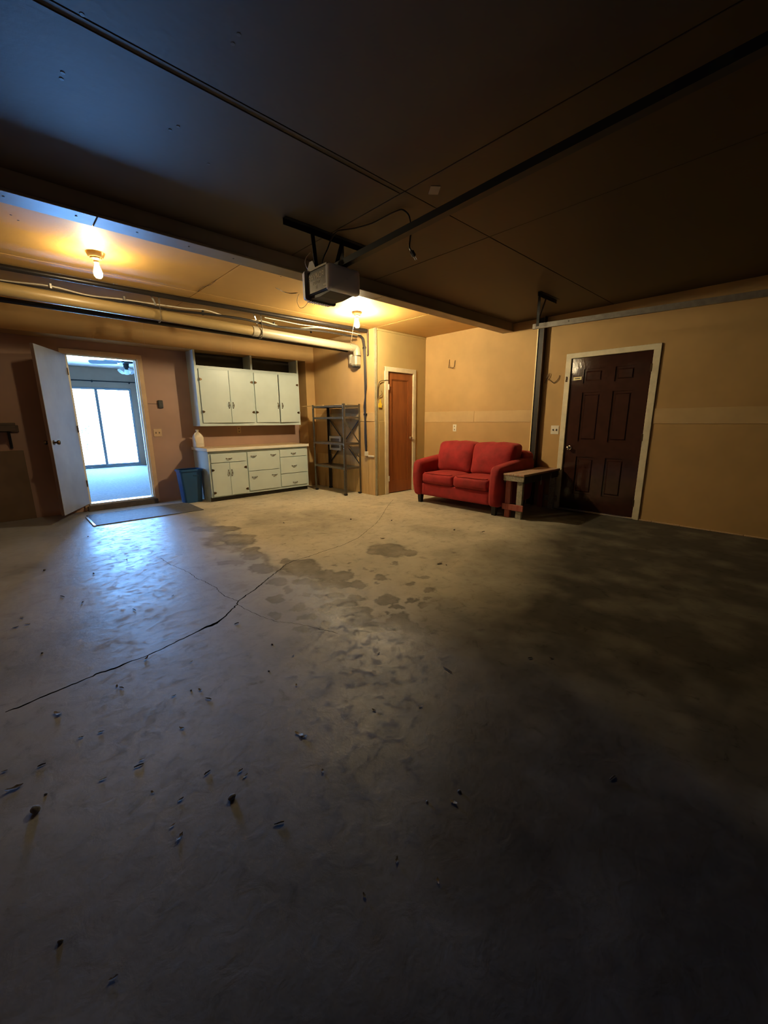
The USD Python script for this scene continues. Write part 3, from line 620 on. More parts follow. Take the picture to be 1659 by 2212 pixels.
# ------------------------------------------------------------------ base cabinet and worktop
B0, B1, BY = 2.28, 4.05, 6.345
bc = thing('base_cabinet', 'pale green painted base cabinet with drawers below the worktop', 'cabinet', ((B0 + B1) / 2, 6.65, 0))
part(bc, 'body', [bx(B0, B1, BY + .001, YB - .003, .07, .79, .002), bx(B0 + .002, B1 - .002, BY + .06, YB - .004, .0, .07)], 'cabinet_paint')
part(bc, 'toe_kick', bx(B0 + .0, B1, BY + .05, BY + .061, 0, .07), 'dark_inside', label='dark recessed toe kick')
def front(nm, x0, x1, z0, z1, pulls, vertical=False, hinges=()):
    d = part(bc, nm, bx(x0, x1, BY - .018, BY, z0, z1, .003), 'cabinet_paint')
    for x, z in pulls:
        part(d, 'pull', pull_mesh((x, BY - .018, z), vertical), 'bronze', 40, label='dark metal pull')
    for x, u, z in hinges:
        part(d, 'hinge', hinge_mesh((x, BY - .019, z), u), 'bronze', label='dark metal hinge')
front('drawer', 2.312, 2.872, .612, .745, [(2.592, .67)])
front('door', 2.308, 2.592, .085, .602, [(2.568, .44)], True, [(2.31, 1, .50), (2.31, 1, .145)])
front('door', 2.596, 2.872, .085, .602, [(2.622, .44)], True, [(2.87, -1, .512), (2.87, -1, .155)])
front('drawer', 2.90, 3.462, .438, .75, [(3.003, .682), (3.358, .684)])
front('drawer', 2.90, 3.462, .11, .43, [(2.998, .338), (3.36, .342)])
front('drawer', 3.486, 4.012, .628, .755, [(3.75, .686)])
front('drawer', 3.486, 4.012, .338, .618, [(3.752, .466)])
front('drawer', 3.486, 4.012, .115, .328, [(3.757, .172)])
ct = thing('worktop', 'speckled tan worktop with white edge on the base cabinet', 'worktop', ((B0 + B1) / 2, 6.65, .79))
part(ct, 'top', bx(2.262, 4.055, 6.305, YB - .004, .792, .833, .006), 'counter_laminate')
part(ct, 'edge_band', [bx(2.254, 4.056, 6.297, 6.305, .79, .835, .002), bx(2.254, 2.262, 6.305, YB - .004, .79, .835, .002)], 'white_edge', label='white edge band')

# milk jug on the worktop
JX, JY, JZ = 2.315, 6.80, .836
jg = thing('plastic_jug', 'cloudy white plastic gallon jug on the left end of the worktop', 'jug', (JX, JY, JZ))
def jugring(z, w, n=28, e=3.2):
    a = np.linspace(0, 2 * np.pi, n, endpoint=False)
    return np.c_[JX + w * np.sign(np.cos(a)) * np.abs(np.cos(a)) ** (2 / e), JY + w * np.sign(np.sin(a)) * np.abs(np.sin(a)) ** (2 / e), np.full(n, JZ + z)]
prof = [(0, .066, 4), (.006, .074, 4), (.06, .076, 4), (.066, .073, 4), (.072, .076, 4), (.15, .076, 4), (.185, .066, 3), (.215, .046, 2.5), (.232, .028, 2), (.238, .021, 2), (.262, .021, 2)]
rows = [jugring(z, w, 28, e) for z, w, e in prof]
V = np.vstack(rows + [[(JX, JY, JZ)], [(JX, JY, JZ + .262)]]); n = 28; Fc = []
for i in range(len(rows) - 1):
    for j in range(n):
        k = (j + 1) % n
        Fc += [[i * n + j, i * n + k, (i + 1) * n + k], [i * n + j, (i + 1) * n + k, (i + 1) * n + j]]
for j in range(n):
    k = (j + 1) % n
    Fc += [[len(V) - 2, k, j], [len(V) - 1, (len(rows) - 1) * n + j, (len(rows) - 1) * n + k]]
part(jg, 'body', trimesh.Trimesh(V, Fc, process=False), 'jug_plastic', 35)
part(jg, 'handle', tube(curve([(JX - .02, JY - .02, JZ + .225), (JX - .055, JY - .055, JZ + .215), (JX - .070, JY - .070, JZ + .17), (JX - .058, JY - .058, JZ + .10)], 14), .011, 8), 'jug_plastic', 40)
part(jg, 'cap', lathe([(0, 0), (.024, 0), (.024, .016), (.020, .019), (0, .019)], (JX, JY, JZ + .258)), 'plastic_white', 30)

# blue waste bin
WXc, WYc = 2.075, 6.645
bn = thing('waste_bin', 'deep blue plastic waste bin beside the base cabinet', 'waste bin', (WXc, WYc, 0))
def rr(w, d, r=.035, n=5):
    return np.array(Polygon([(-w, -d), (w, -d), (w, d), (-w, d)]).buffer(-r).buffer(r, quad_segs=n).exterior.coords)[:-1]
def loft(rings, cap=True):
    n = len(rings[0]); V = np.vstack(rings); Fc = []
    for i in range(len(rings) - 1):
        for j in range(n):
            k = (j + 1) % n
            Fc += [[i * n + j, i * n + k, (i + 1) * n + k], [i * n + j, (i + 1) * n + k, (i + 1) * n + j]]
    m = trimesh.Trimesh(V, Fc, process=False)
    if m.volume < 0:
        m.invert()
    return m
def at(ring2, z):
    return np.c_[ring2 + (WXc, WYc), np.full(len(ring2), z)]
bin_rings = [at(rr(.13, .095) * .02, 0.002), at(rr(.13, .095), .002), at(rr(.163, .122), .50), at(rr(.157, .116), .50), at(rr(.125, .09), .012), at(rr(.125, .09) * .02, .012)]
part(bn, 'body', loft(bin_rings), 'blue_plastic', 30)
part(bn, 'rim', loft([at(rr(.164, .123), .49), at(rr(.176, .135), .49), at(rr(.176, .135), .512), at(rr(.168, .127), .52), at(rr(.157, .116), .515), at(rr(.157, .116), .49)]), 'blue_plastic', 30)
part(bn, 'grip', bx(WXc + .02, WXc + .12, WYc - .128, WYc - .12, .42, .44, .003), 'blue_plastic')

# ------------------------------------------------------------------ steel shelving
su = thing('shelving_unit', 'open grey steel shelving unit against the closet wall', 'shelving', (4.28, 5.76, 0))
SX0, SX1, SY0, SY1, SH = 4.105, 4.455, 5.315, 6.215, 1.505
def angle(x, y, sx, sy, h=SH, w=.038, t=.0025):
    return [bx(x, x + sx * w, y, y + sy * t, 0.004, h), bx(x, x + sx * t, y, y + sy * w, 0.004, h)]
for x, y, sx, sy in ((SX0, SY0, 1, 1), (SX1, SY0, -1, 1), (SX0, SY1, 1, -1), (SX1, SY1, -1, -1)):
    q = part(su, 'post', angle(x, y, sx, sy), 'shelf_steel')
    part(su, 'foot', bx(x - sx * .004, x + sx * .044, y - sy * .004, y + sy * .044, 0, .03, .004), 'black_metal')
    for z in (1.485, 1.30, .868, .80, .468):
        for dz in (0, .022):
            part(q, 'bolt', lathe([(0, 0), (.007, 0), (.006, .004), (0, .005)], (x - sx * .001, y + sy * .02, z - .012 - dz), 'x', -sx, 8), 'chrome', kind=None)
for z in (1.487, 1.297, .872, .47):
    s_ = part(su, 'shelf', bx(SX0 + .003, SX1 - .003, SY0 + .003, SY1 - .003, z - .003, z), 'shelf_steel')
    part(s_, 'lip', [bx(SX0 + .003, SX0 + .006, SY0 + .003, SY1 - .003, z - .032, z - .003), bx(SX1 - .006, SX1 - .003, SY0 + .003, SY1 - .003, z - .032, z - .003), bx(SX0 + .003, SX1 - .003, SY0 + .003, SY0 + .006, z - .032, z - .003), bx(SX0 + .003, SX1 - .003, SY1 - .006, SY1 - .003, z - .032, z - .003)], 'shelf_steel')
def strap(p0, p1, w=.02, t=.002):
    p0, p1 = np.array(p0, float), np.array(p1, float); d = p1 - p0; L = np.linalg.norm(d); d /= L
    nrm = np.array([1., 0, 0]) if abs(d[0]) < .1 else np.array([0, 1., 0])
    v = np.cross(nrm, d); v /= np.linalg.norm(v)
    return frame_to(bx(0, L, -w / 2, w / 2, -t / 2, t / 2), p0, d, v, np.cross(d, v))
part(su, 'brace', strap((SX1 + .0, SY0 + .03, 1.25), (SX1 + .0, SY1 - .03, .50)), 'black_metal')
part(su, 'brace', strap((SX1 + .0, SY0 + .03, .50), (SX1 + .0, SY1 - .03, 1.25)), 'black_metal')
part(su, 'brace', strap((SX0 + .02, SY0 - .001, 1.24), (SX1 - .02, SY0 - .001, .86)), 'shelf_steel')
part(su, 'brace', strap((SX0 + .02, SY0 - .001, .86), (SX1 - .02, SY0 - .001, .62)), 'shelf_steel')
single('wooden_lath', [bx(4.17, 4.205, 5.98, 6.655, 1.489, 1.503, .002)], 'wood_raw', 'thin wooden lath lying on the shelving top and sticking out left', 'lath')
single('wood_offcut', [bx(4.22, 4.29, 5.45, 5.72, 1.489, 1.503, .002)], 'wood_raw', 'short pale wood offcut lying on the shelving top', 'wood piece')
wbx = thing('wall_box', 'pale plastic frame box on the closet wall behind the shelving', 'wall box', (XC - .03, 5.98, .70))
part(wbx, 'frame', frame_to(extr(ring(0, .34, 0, .25, .04), .03), (XC - .040, 6.16, .715), (0, -1, 0), (0, 0, 1), (-1, 0, 0)), 'plastic_white')
part(wbx, 'plate', bx(XC - .045, XC - .008, 5.835, 6.145, .73, .95, .003), 'panel_grey')

# ------------------------------------------------------------------ loveseat
lsx, lsy = 5.05, 3.465
ls = thing('loveseat', 'red fabric loveseat with two plump back cushions', 'sofa', (lsx, lsy, 0))
def arm(y0, y1, flip):
    m = softbox(4.575, 5.50, y0, y1, .105, .645, .062, (.012, .012, .012))
    v = np.array(m.vertices)
    h = np.clip((v[:, 2] - .105) / .54, 0, 1.1)
    v[:, 2] += .075 * h * np.clip((v[:, 0] - 4.60) / .85, 0, 1) + 0
    v[:, 1] += flip * (.016 * np.sin(np.clip(h, 0, 1) * 2.2))            # flares outward, then tucks in
    v[:, 0] += -.03 * np.sin(np.clip(h, 0, 1) * 3.0) * np.clip((5.0 - v[:, 0]) / .4, 0, 1)
    m.vertices = v
    return m
part(ls, 'back', softbox(5.24, 5.56, 2.745, 4.185, .12, .80, .085, (.02, 0, .02)), 'red_fabric', True)
part(ls, 'arm', arm(4.045, 4.205, 1), 'red_fabric', True)
part(ls, 'arm', arm(2.725, 2.885, -1), 'red_fabric', True)
part(ls, 'base', softbox(4.60, 5.45, 2.86, 4.07, .115, .315, .03, (.008, 0, 0)), 'red_fabric', True)
def seat(y0, y1):
    m = softbox(4.575, 5.32, y0, y1, .308, .465, .045, (.02, .004, .022))
    return m
for y0, y1 in ((3.468, 4.042), (2.888, 3.462)):
    q = part(ls, 'seat_cushion', seat(y0, y1), 'red_fabric', True)
    t_ = np.linspace(0, 1, 20)
    part(q, 'piping', tube(curve([(4.62, y0 + .03, .472), (4.595, y0 + .06, .462), (4.583, (y0 + y1) / 2, .464), (4.595, y1 - .06, .462), (4.62, y1 - .03, .472)], 24), .005, 6), 'red_fabric', True)
def cushion(y0, y1, tilt, seed):
    m = softbox(-.13, .13, y0, y1, 0, .455, .072, (.075, .0, .012))
    v = np.array(m.vertices); yc = (y0 + y1) / 2
    # pillow corners: slight ears and sagging top edge
    t = (v[:, 1] - yc) / ((y1 - y0) / 2); h = v[:, 2] / .46
    v[:, 2] += .008 * np.cos(t * 3.0) * h + .010 * np.abs(t) ** 4 * h - .02 * h * np.exp(-((t - .1) / .12) ** 2)
    nz = meshkit.fbm(v * 6 + seed, 3, seed) - .5
    v[:, 0] += nz * .035
    v[:, 0] += .24 * (v[:, 2] - .1) * .9 + 0
    m.vertices = v + (5.12, 0, .455)
    return m
part(ls, 'back_cushion', cushion(3.46, 4.115, 0, 3), 'red_fabric', True)
part(ls, 'back_cushion', cushion(2.80, 3.475, 0, 8), 'red_fabric', True)
for x, y in ((4.63, 4.10), (4.63, 2.80), (5.42, 4.08), (5.42, 2.84)):
    b = bx(x - .035, x + .035, y - .035, y + .035, 0, .125, .004); v = np.array(b.vertices); s = .78 + .22 * v[:, 2:] / .125; v[:, :2] = (v[:, :2] - (x, y)) * s + (x, y); b.vertices = v
    part(ls, 'leg', b, 'black_wood')

# ------------------------------------------------------------------ weathered bench
bh = thing('workbench_stool', 'weathered grey and red painted plank bench by the brown door', 'bench', (5.1, 2.545, 0))
part(bh, 'plank', bx(4.612, 5.625, 2.402, 2.545, .546, .571, .004), 'bench_top')
part(bh, 'plank', bx(4.618, 5.62, 2.549, 2.692, .545, .570, .004), 'bench_top')
part(bh, 'apron', bx(4.622, 4.642, 2.408, 2.688, .478, .545, .003), 'bench_grey')
part(bh, 'apron', bx(5.595, 5.615, 2.408, 2.688, .478, .545, .003), 'bench_grey')
part(bh, 'side_rail', bx(4.642, 5.595, 2.412, 2.43, .455, .545, .003), 'bench_dark')
part(bh, 'side_rail', bx(4.642, 5.595, 2.666, 2.684, .455, .545, .003), 'bench_dark')
for x0, x1 in ((4.645, 4.69), (5.545, 5.59)):
    part(bh, 'leg', bx(x0, x1, 2.432, 2.508, 0, .545, .003), 'bench_grey')
    part(bh, 'leg', bx(x0, x1, 2.592, 2.664, 0, .545, .003), 'bench_red', label='red painted leg')
part(bh, 'stretcher', bx(4.624, 4.644, 2.40, 2.69, .105, .182, .003), 'bench_red')
part(bh, 'stretcher', bx(5.59, 5.61, 2.41, 2.68, .105, .182, .003), 'bench_grey')
for x in (5.08, 5.36):
    part(bh, 'upright', strap((x, 2.408, .52), (x, 2.408, .40), .014), 'galvanised', label='thin pale hanger strip')  # thin pale upright strips on the near side rail

# ------------------------------------------------------------------ lamps on the ceiling
def lamp(x, y, glow, label, string, s=1.0):
    lp = thing('ceiling_lamp', label, 'lamp', (x, y, ZB))
    z = ZB
    part(lp, 'base', lathe([(0, 0), (.068, 0), (.066, .012), (.056, .034), (.050, .040), (.0, .040)], (x, y, z), 'z', -1), 'brass_old', 30)
    part(lp, 'socket', lathe([(0, .036), (.045, .036), (.043, .050), (.032, .056), (.022, .062), (.020, .076), (0, .076)], (x, y, z), 'z', -1), 'brass_old', 30)
    part(lp, 'bulb', lathe([(0, .074), (.014, .076), (.017, .098), (.027, .128), (.034, .155), (.031, .178), (.019, .194), (0, .199)], (x, y, z), 'z', -1, 16), glow, True, label='glowing bare bulb')
    if string:
        part(lp, 'pull_string', tube([(x - .035, y - .01, z - .05), (x - .075, y - .01, z - .20), (x - .13, y - .01, z - .42)], .0028, 6), 'cable_white')
    return lp
lamp(.835, 4.43, 'bulb_left_glow', 'ceiling lamp with bare bulb near the left doorway', False)
lamp(3.69, 4.43, 'bulb_right_glow', 'ceiling lamp with bare bulb and pull string near the closet', True)

# ------------------------------------------------------------------ pipes and cables along the ceiling
def run(z, pts):
    return [(x, y, z) for x, y in pts]
pp = thing('drain_pipe', 'fat cream plastic pipe hung along the ceiling above the cabinets', 'pipe', (1.4, 5.25, 2.38))
PY = lambda x: 5.30 + .009 * x
PZ = lambda x: 2.425 - .0125 * x
part(pp, 'pipe', tube([(x, PY(x), PZ(x)) for x in (XL + .01, .5, 1.5, 2.70)], .058, 20), 'pvc_cream', 40)
part(pp, 'pipe', tube([(x, PY(x), PZ(x)) for x in (2.70, 3.5, 4.36)], .058, 20), 'pvc_white', 40, label='whiter end length of the pipe')
part(pp, 'coupling', tube([(2.64, PY(2.64), PZ(2.64)), (2.72, PY(2.72), PZ(2.72))], .064, 20), 'pvc_white', 40)
part(pp, 'elbow', tube(curve([(4.28, PY(4.28), PZ(4.28)), (4.37, PY(4.3), PZ(4.3)), (4.408, PY(4.3) - .01, 2.36), (4.412, PY(4.3) - .03, 2.25)], 16), .062, 20), 'pvc_white', 40)
part(pp, 'vent_hood', [bx(4.36, XC - .003, 5.285, 5.42, 2.10, 2.27, .022), bx(4.385, XC - .003, 5.43, 5.51, 2.13, 2.30, .02)], 'pvc_white')
part(pp, 'vent_mouth', bx(4.375, XC - .012, 5.30, 5.405, 2.085, 2.101, .004), 'plastic_dark')
for x in (1.53, 2.755):
    y, z = PY(x), PZ(x)
    pc = curve([(x + .03, y + .01, ZB), (x, y - .060, z + .09), (x, y - .068, z), (x, y - .03, z - .068), (x, y + .03, z - .068), (x, y + .068, z), (x, y + .066, z + .08), (x - .07, y + .03, ZB)], 40)
    part(pp, 'strap', [strap(pc[i], pc[i + 1], .018, .002) for i in range(39)], 'galvanised', label='perforated metal strap')
single('iron_pipe', tube([(XL + .01, 5.31, 2.60), (.25, 5.26, 2.598), (1.81, 5.22, 2.598), (3.5, 5.13, 2.598), (4.42, 5.09, 2.598)], .026, 12), 'pipe_dark', 'dark iron pipe running tight along the ceiling', 'pipe', smooth=40)
single('lower_conduit', tube([(XL + .01, 5.56, 2.386), (.22, 5.56, 2.384), (1.6, 5.58, 2.378), (3.0, 5.61, 2.376), (4.47, 5.64, 2.376)], .025, 12), 'pipe_dark', 'dark conduit running behind the fat cream pipe', 'conduit', smooth=40)
cbn = thing('cable_bundle', 'loose bundle of white and black cables clipped along the ceiling pipes', 'cables', (1.3, 5.36, 2.47))
part(cbn, 'cable', tube(curve([(XL + .01, 5.5, 2.55), (.24, 5.49, 2.54), (.6, 5.40, 2.54), (.92, 5.47, 2.53), (1.22, 5.44, 2.54), (1.84, 5.37, 2.54), (2.05, 5.33, 2.55), (2.42, 5.38, 2.52), (2.79, 5.31, 2.53), (3.18, 5.38, 2.51), (3.62, 5.16, 2.54), (4.08, 5.17, 2.55), (4.34, 5.19, 2.545)], 90), .0075, 8), 'cable_white', 40, label='sagging white cable')
part(cbn, 'cable', tube(curve([(2.75, 5.17, 2.545), (3.0, 5.20, 2.55), (3.3, 5.18, 2.54), (3.7, 5.13, 2.545), (4.1, 5.13, 2.545), (4.34, 5.14, 2.54)], 40), .006, 8), 'cable_white', 40, label='thin white cable')
part(cbn, 'cable', tube(curve([(XL + .01, 5.42, 2.5), (.23, 5.4, 2.50), (.59, 5.37, 2.50), (.96, 5.39, 2.49), (1.3, 5.34, 2.50), (1.64, 5.34, 2.49), (2.08, 5.29, 2.5), (2.5, 5.28, 2.51), (2.9, 5.3, 2.49), (3.3, 5.26, 2.50), (3.8, 5.2, 2.51), (4.32, 5.2, 2.51)], 80), .014, 8), 'cable_black', 40, label='thick black cable')
for k, x in enumerate((.6, 1.22, 2.05, 3.0, 3.6)):
    part(cbn, 'clip', bx(x - .010, x + .010, 5.37, 5.40, 2.50, 2.56, .003), 'galvanised' if k < 2 else 'plastic_dark')
dc = thing('cable_drop', 'black cable bundle running down the closet side wall', 'cable', (XC - .03, 5.18, .68))
for k, (dy, r) in enumerate(((0, .011), (.022, .010), (-.018, .008))):
    part(dc, 'cable', tube(curve([(4.37, 5.22 + dy, 2.56), (XC - .026, 5.205 + dy, 2.48), (XC - .026, 5.185 + dy, 2.36), (XC - .022, 5.178 + dy * .9, 2.05), (XC - .022, 5.172 + dy, 1.77), (XC - .022, 5.185 + dy * .3, 1.62), (XC - .022, 5.20 + dy, 1.45), (XC - .022, 5.195 + dy * .5, 1.3), (XC - .022, 5.19 + dy, .95), (XC - .022, 5.18 + dy * .4, .70)], 60), r, 8), 'cable_black', 40)
for z in (1.32, 2.35):
    part(dc, 'clamp', bx(XC - .036, XC - .008, 5.16, 5.225, z, z + .03, .004), 'black_metal')
cb = thing('cable_box', 'small white plastic box ending the black cables on the closet wall', 'cable box', (XC - .03, 5.08, .63))
part(cb, 'box', bx(XC - .05, XC - .009, 5.135, 5.20, .655, .73, .006), 'plastic_white')
part(cb, 'raceway', bx(XC - .028, XC - .009, 4.99, 5.134, .64, .672, .004), 'plastic_white')
single('pipe_stub', tube([(XC - .02, 5.105, ZB - .01), (XC - .02, 5.105, 2.25), (XC - .03, 5.105, 2.24)], .014, 10), 'rust_brown', 'short brown pipe stub hanging beside the black cables', 'pipe')

# wires and tag beside the closet door
kt = thing('key_tag', 'yellow plastic tag hanging beside the closet door', 'tag', (4.56, YC - .02, 1.43))
part(kt, 'tag', frame_to(extr(Polygon([(-.035, 0), (.032, -.004), (.038, .05), (.014, .08), (.012, .125), (-.006, .13), (-.008, .08), (-.036, .055)]), .004), (4.557, YC - .012, 1.44), (1, 0, 0), (0, 0, 1), (0, -1, 0)), 'yellow_tag')
part(kt, 'hook', tube(curve([(4.545, YC - .01, 1.57), (4.55, YC - .016, 1.62), (4.575, YC - .02, 1.63), (4.592, YC - .02, 1.66), (4.59, YC - .01, 1.70)], 16), .0035, 6), 'rust_brown')
single('bent_wire', tube(curve([(4.51, YC - .012, 1.58), (4.515, YC - .014, 1.75), (4.54, YC - .02, 1.83), (4.60, YC - .02, 1.855), (4.735, YC - .022, 1.872)], 30), .0045, 6), 'cable_black', 'bent dark wire curling from the corner to the closet door', 'wire')
single('wire_hook', tube([(XR - .004, 4.412, 2.215), (XR - .03, 4.41, 2.10), (XR - .045, 4.405, 2.085), (XR - .045, 4.31, 2.075), (XR - .02, 4.302, 2.09), (XR - .003, 4.30, 2.19)], .004, 6), 'rust_brown', 'squared rusty wire hook on the wall above the loveseat', 'hook')
single('hanging_wire', tube([(XR - .012, 2.735, 1.725), (XR - .013, 2.72, 1.79), (XR - .014, 2.70, 1.845), (XR - .014, 2.672, 1.85), (XR - .014, 2.675, 1.815), (XR - .014, 2.70, 1.785), (XR - .014, 2.735, 1.74), (XR - .018, 2.70, 1.79), (XR - .016, 2.66, 1.755), (XR - .012, 2.612, 1.718), (XR - .012, 2.57, 1.75), (XR - .008, 2.545, 1.785), (XR - .006, 2.543, 1.815)], .0036, 6), 'rust_brown', 'looped rusty wire on the wall left of the brown door', 'wire')

# outlets and switches
def plate_x(name, y, z, w, h, label, toggles, kindslot):
    t = thing(name, label, name.replace('_', ' '), (XR, y, z - h / 2))
    part(t, 'plate', bx(XR - .006, XR + .002, y - w / 2, y + w / 2, z - h / 2, z + h / 2, .002), 'plastic_white')
    for dy, dz in toggles:
        part(t, kindslot, bx(XR - .014 if kindslot == 'toggle' else XR - .0075, XR - .005, y + dy - .006, y + dy + .006, z + dz - .012, z + dz + .012, .001), 'wood_dark' if kindslot == 'toggle' else 'plastic_dark')
plate_x('light_switch', 2.543, 1.093, .115, .118, 'double light switch plate beside the brown door', ((-.023, 0), (.023, 0)), 'toggle')
plate_x('wall_outlet', 4.268, 1.104, .072, .116, 'single wall outlet above the loveseat back', ((0, .026), (0, -.026)), 'socket')
def plate_y(name, x, z, w, h, label, spots, kindslot, m='plastic_white'):
    t = thing(name, label, name.replace('_', ' '), (x, YB, z - h / 2))
    part(t, 'plate', bx(x - w / 2, x + w / 2, YB - .006, YB + .002, z - h / 2, z + h / 2, .002), m)
    for dx, dz in spots:
        part(t, kindslot, bx(x + dx - .005, x + dx + .005, YB - .013, YB - .005, z + dz - .011, z + dz + .011, .001), 'wood_dark')
plate_y('light_switch', 1.79, 1.073, .116, .118, 'double light switch plate right of the open doorway', ((-.023, 0), (.023, 0)), 'toggle', 'trim_tan')
plate_y('wall_outlet', 3.08, 1.09, .072, .116, 'wall outlet under the wall cabinet', ((0, .026), (0, -.026)), 'socket', 'trim_tan')
ob = thing('door_opener_button', 'dark wall control box right of the open doorway', 'wall control', (1.876, YB, 1.436))
part(ob, 'box', bx(1.842, 1.91, YB - .028, YB + .001, 1.438, 1.555, .006), 'plastic_dark')
part(ob, 'button', bx(1.858, 1.894, YB - .032, YB - .027, 1.47, 1.51, .003), 'opener_grey')
part(ob, 'wire', tube([(1.842, YB - .006, 1.50), (1.76, YB - .005, 1.503), (1.705, YB - .02, 1.503)], .002, 5), 'cable_black')

# ------------------------------------------------------------------ left wall shelf
lsf = thing('wall_shelf', 'dark wooden shelf on the wall left of the open door', 'shelf', (-.6, 6.86, 1.2))
part(lsf, 'board', [bx(-1.7, .17, 6.70, YB - .001, 1.205, 1.235, .003), bx(-1.7, .17, 6.70, 6.722, 1.135, 1.206, .002)], 'wood_dark')
part(lsf, 'cleat', bx(-1.7, .20, YB - .03, YB - .001, 1.12, 1.205, .003), 'wood_dark')
part(lsf, 'bracket', [bx(.085, .115, YB - .035, YB - .016, .92, 1.12, .003), bx(.085, .115, 6.74, YB - .03, 1.18, 1.205, .003), strap((.10, 6.76, 1.19), (.10, YB - .03, .94), .022, .012)], 'black_wood')

# doormat
single('doormat', [bx(.70, 1.98, 5.88, 6.62, 0.001, .010, .003)], 'mat_grey', 'thin grey doormat on the concrete before the doorway', 'mat')
single('mat_bar', [bx(.672, .70, 5.87, 6.50, .001, .012, .003)], 'mat_edge', 'thin pale metal strip along the left edge of the doormat', 'strip')

# ------------------------------------------------------------------ garage door opener
OXc = 1.93
op = thing('garage_door_opener', 'grey garage door opener with white light covers under the beam', 'door opener', (OXc, 2.62, 2.08))
part(op, 'chassis', bx(1.815, 2.045, 2.475, 2.735, 2.125, 2.283, .008), 'opener_grey')
part(op, 'belly', frame_to(extr(Polygon([(0, 0), (.26, 0), (.25, -.012), (.13, -.022), (.01, -.016)]), .20), (1.83, 2.735, 2.125), (0, -1, 0), (0, 0, 1), (1, 0, 0)), 'opener_grey')
def lens(y, sgn, z0, z1):
    n = 9; prof = []
    ring0 = np.array(sbox(-.138, z0, .138, z1).buffer(-.02).buffer(.02, quad_segs=4).exterior.coords)[:-1]
    c = ring0.mean(0)
    rows = []
    for s, dy in ((1.0, 0), (1.0, .018), (.965, .034), (.88, .046), (.6, .054), (.02, .057)):
        q = (ring0 - c) * s + c
        rows.append(np.c_[OXc + q[:, 0], np.full(len(q), y + sgn * dy), q[:, 1]])
    return loft(rows)
part(op, 'light_cover', lens(2.475, -1, 2.112, 2.277), 'lens_white', 40, label='white plastic light cover')
lc = part(op, 'light_cover', lens(2.735, 1, 2.100, 2.295), 'lens_white', 40, label='white plastic light cover')
part(lc, 'rib', [bx(1.83 + .02 * k, 1.838 + .02 * k, 2.735, 2.775, 2.094, 2.103, .002) for k in range(10)], 'lens_white')
part(op, 'cover_hole', lathe([(0, 0), (.011, 0), (.011, .004), (0, .004)], (1.812, 2.455, 2.225), 'x', -1, 12), 'plastic_dark')
lp_ = part(op, 'name_plate', bx(1.811, 1.8155, 2.49, 2.722, 2.133, 2.262, .001), 'opener_label', label='brownish name plate')
def plate_text(txt, h, y, z, bold=True):
    m = meshkit.text_mesh(txt, h, .0012, bold)
    return frame_to(m, (1.811, y, z), (0, -1, 0), (0, 0, 1), (-1, 0, 0))
part(lp_, 'lettering', plate_text('RAYNOR', .034, 2.712, 2.215), 'ink_light')
part(lp_, 'lettering', plate_text('PILOT', .021, 2.655, 2.182), 'ink_light')
part(lp_, 'lettering', plate_text('II', .021, 2.628, 2.152), 'ink_light')
part(lp_, 'mark', bx(1.8095, 1.8115, 2.498, 2.532, 2.15, 2.165), 'ink_light')
part(op, 'bracket_bar', bx(1.818, 1.824, 2.50, 2.735, 2.283, 2.295), 'plastic_white')
part(op, 'bracket_bar', bx(2.03, 2.036, 2.50, 2.735, 2.283, 2.295), 'plastic_white')
part(op, 'bracket_ear', frame_to(extr(Polygon([(0, 0), (.10, 0), (.07, .05), (.03, .05)]), .003), (1.818, 2.735, 2.295), (0, -1, 0), (0, 0, 1), (1, 0, 0)), 'plastic_white')
part(op, 'rail', [frame_to(bx(0, 4.36, -.024, .024, -.0015, .0015), (1.95, 2.56, 2.288), (0, -1, .034), (1, 0, 0), (0, .034, 1)), frame_to(bx(0, 4.36, -.018, .018, 0, .040), (1.95, 2.56, 2.289), (0, -1, .034), (1, 0, 0), (0, .034, 1))], 'rail_steel')
part(op, 'angle_iron', [bx(1.64, 2.42, 2.70, 2.737, ZF - .004, ZF - .001), bx(1.64, 2.42, 2.733, 2.737, ZF - .042, ZF - .002)], 'rail_steel')
part(op, 'hanger_strap', strap((1.87, 2.728, ZF - .02), (1.90, 2.728, 2.285), .032, .003), 'rail_steel')
part(op, 'hanger_strap', strap((2.14, 2.728, ZF - .02), (2.04, 2.728, 2.285), .032, .003), 'rail_steel')
part(op, 'hanger_brace', strap((2.14, 2.728, ZF - .02), (2.14, 2.728, 2.43), .034, .003), 'rail_steel')
part(op, 'antenna_wire', tube(curve([(1.85, 2.735, 2.29), (1.82, 2.76, 2.36), (1.86, 2.745, 2.43)], 12), .0025, 5), 'cable_white')
part(op, 'antenna_wire', tube(curve([(1.85, 2.80, 2.10), (1.80, 2.82, 2.06), (1.78, 2.83, 2.10), (1.80, 2.83, 2.16)], 12), .0015, 5), 'cable_white')
pc_ = thing('power_cord', 'black power cord looping over the ceiling with a dangling plug', 'cord', (2.1, 2.4, 2.34))
part(pc_, 'cord', tube(curve([(1.915, 2.70, 2.286), (1.93, 2.70, 2.37), (1.99, 2.70, 2.49), (2.02, 2.62, 2.573), (2.09, 2.50, 2.575), (2.13, 2.33, 2.574), (2.13, 2.20, 2.574), (2.15, 2.105, 2.578), (2.20, 2.085, 2.55), (2.22, 2.085, 2.48), (2.205, 2.085, 2.37), (2.235, 2.085, 2.345)], 70), .0052, 7), 'cable_black', 40)
plug = part(pc_, 'plug', frame_to(bx(0, .042, -.014, .014, -.011, .011, .005), (2.225, 2.085, 2.35), np.array((.75, 0, -.66)), (0, 1, 0), np.cross((.75, 0, -.66), (0, 1, 0))), 'cable_black')
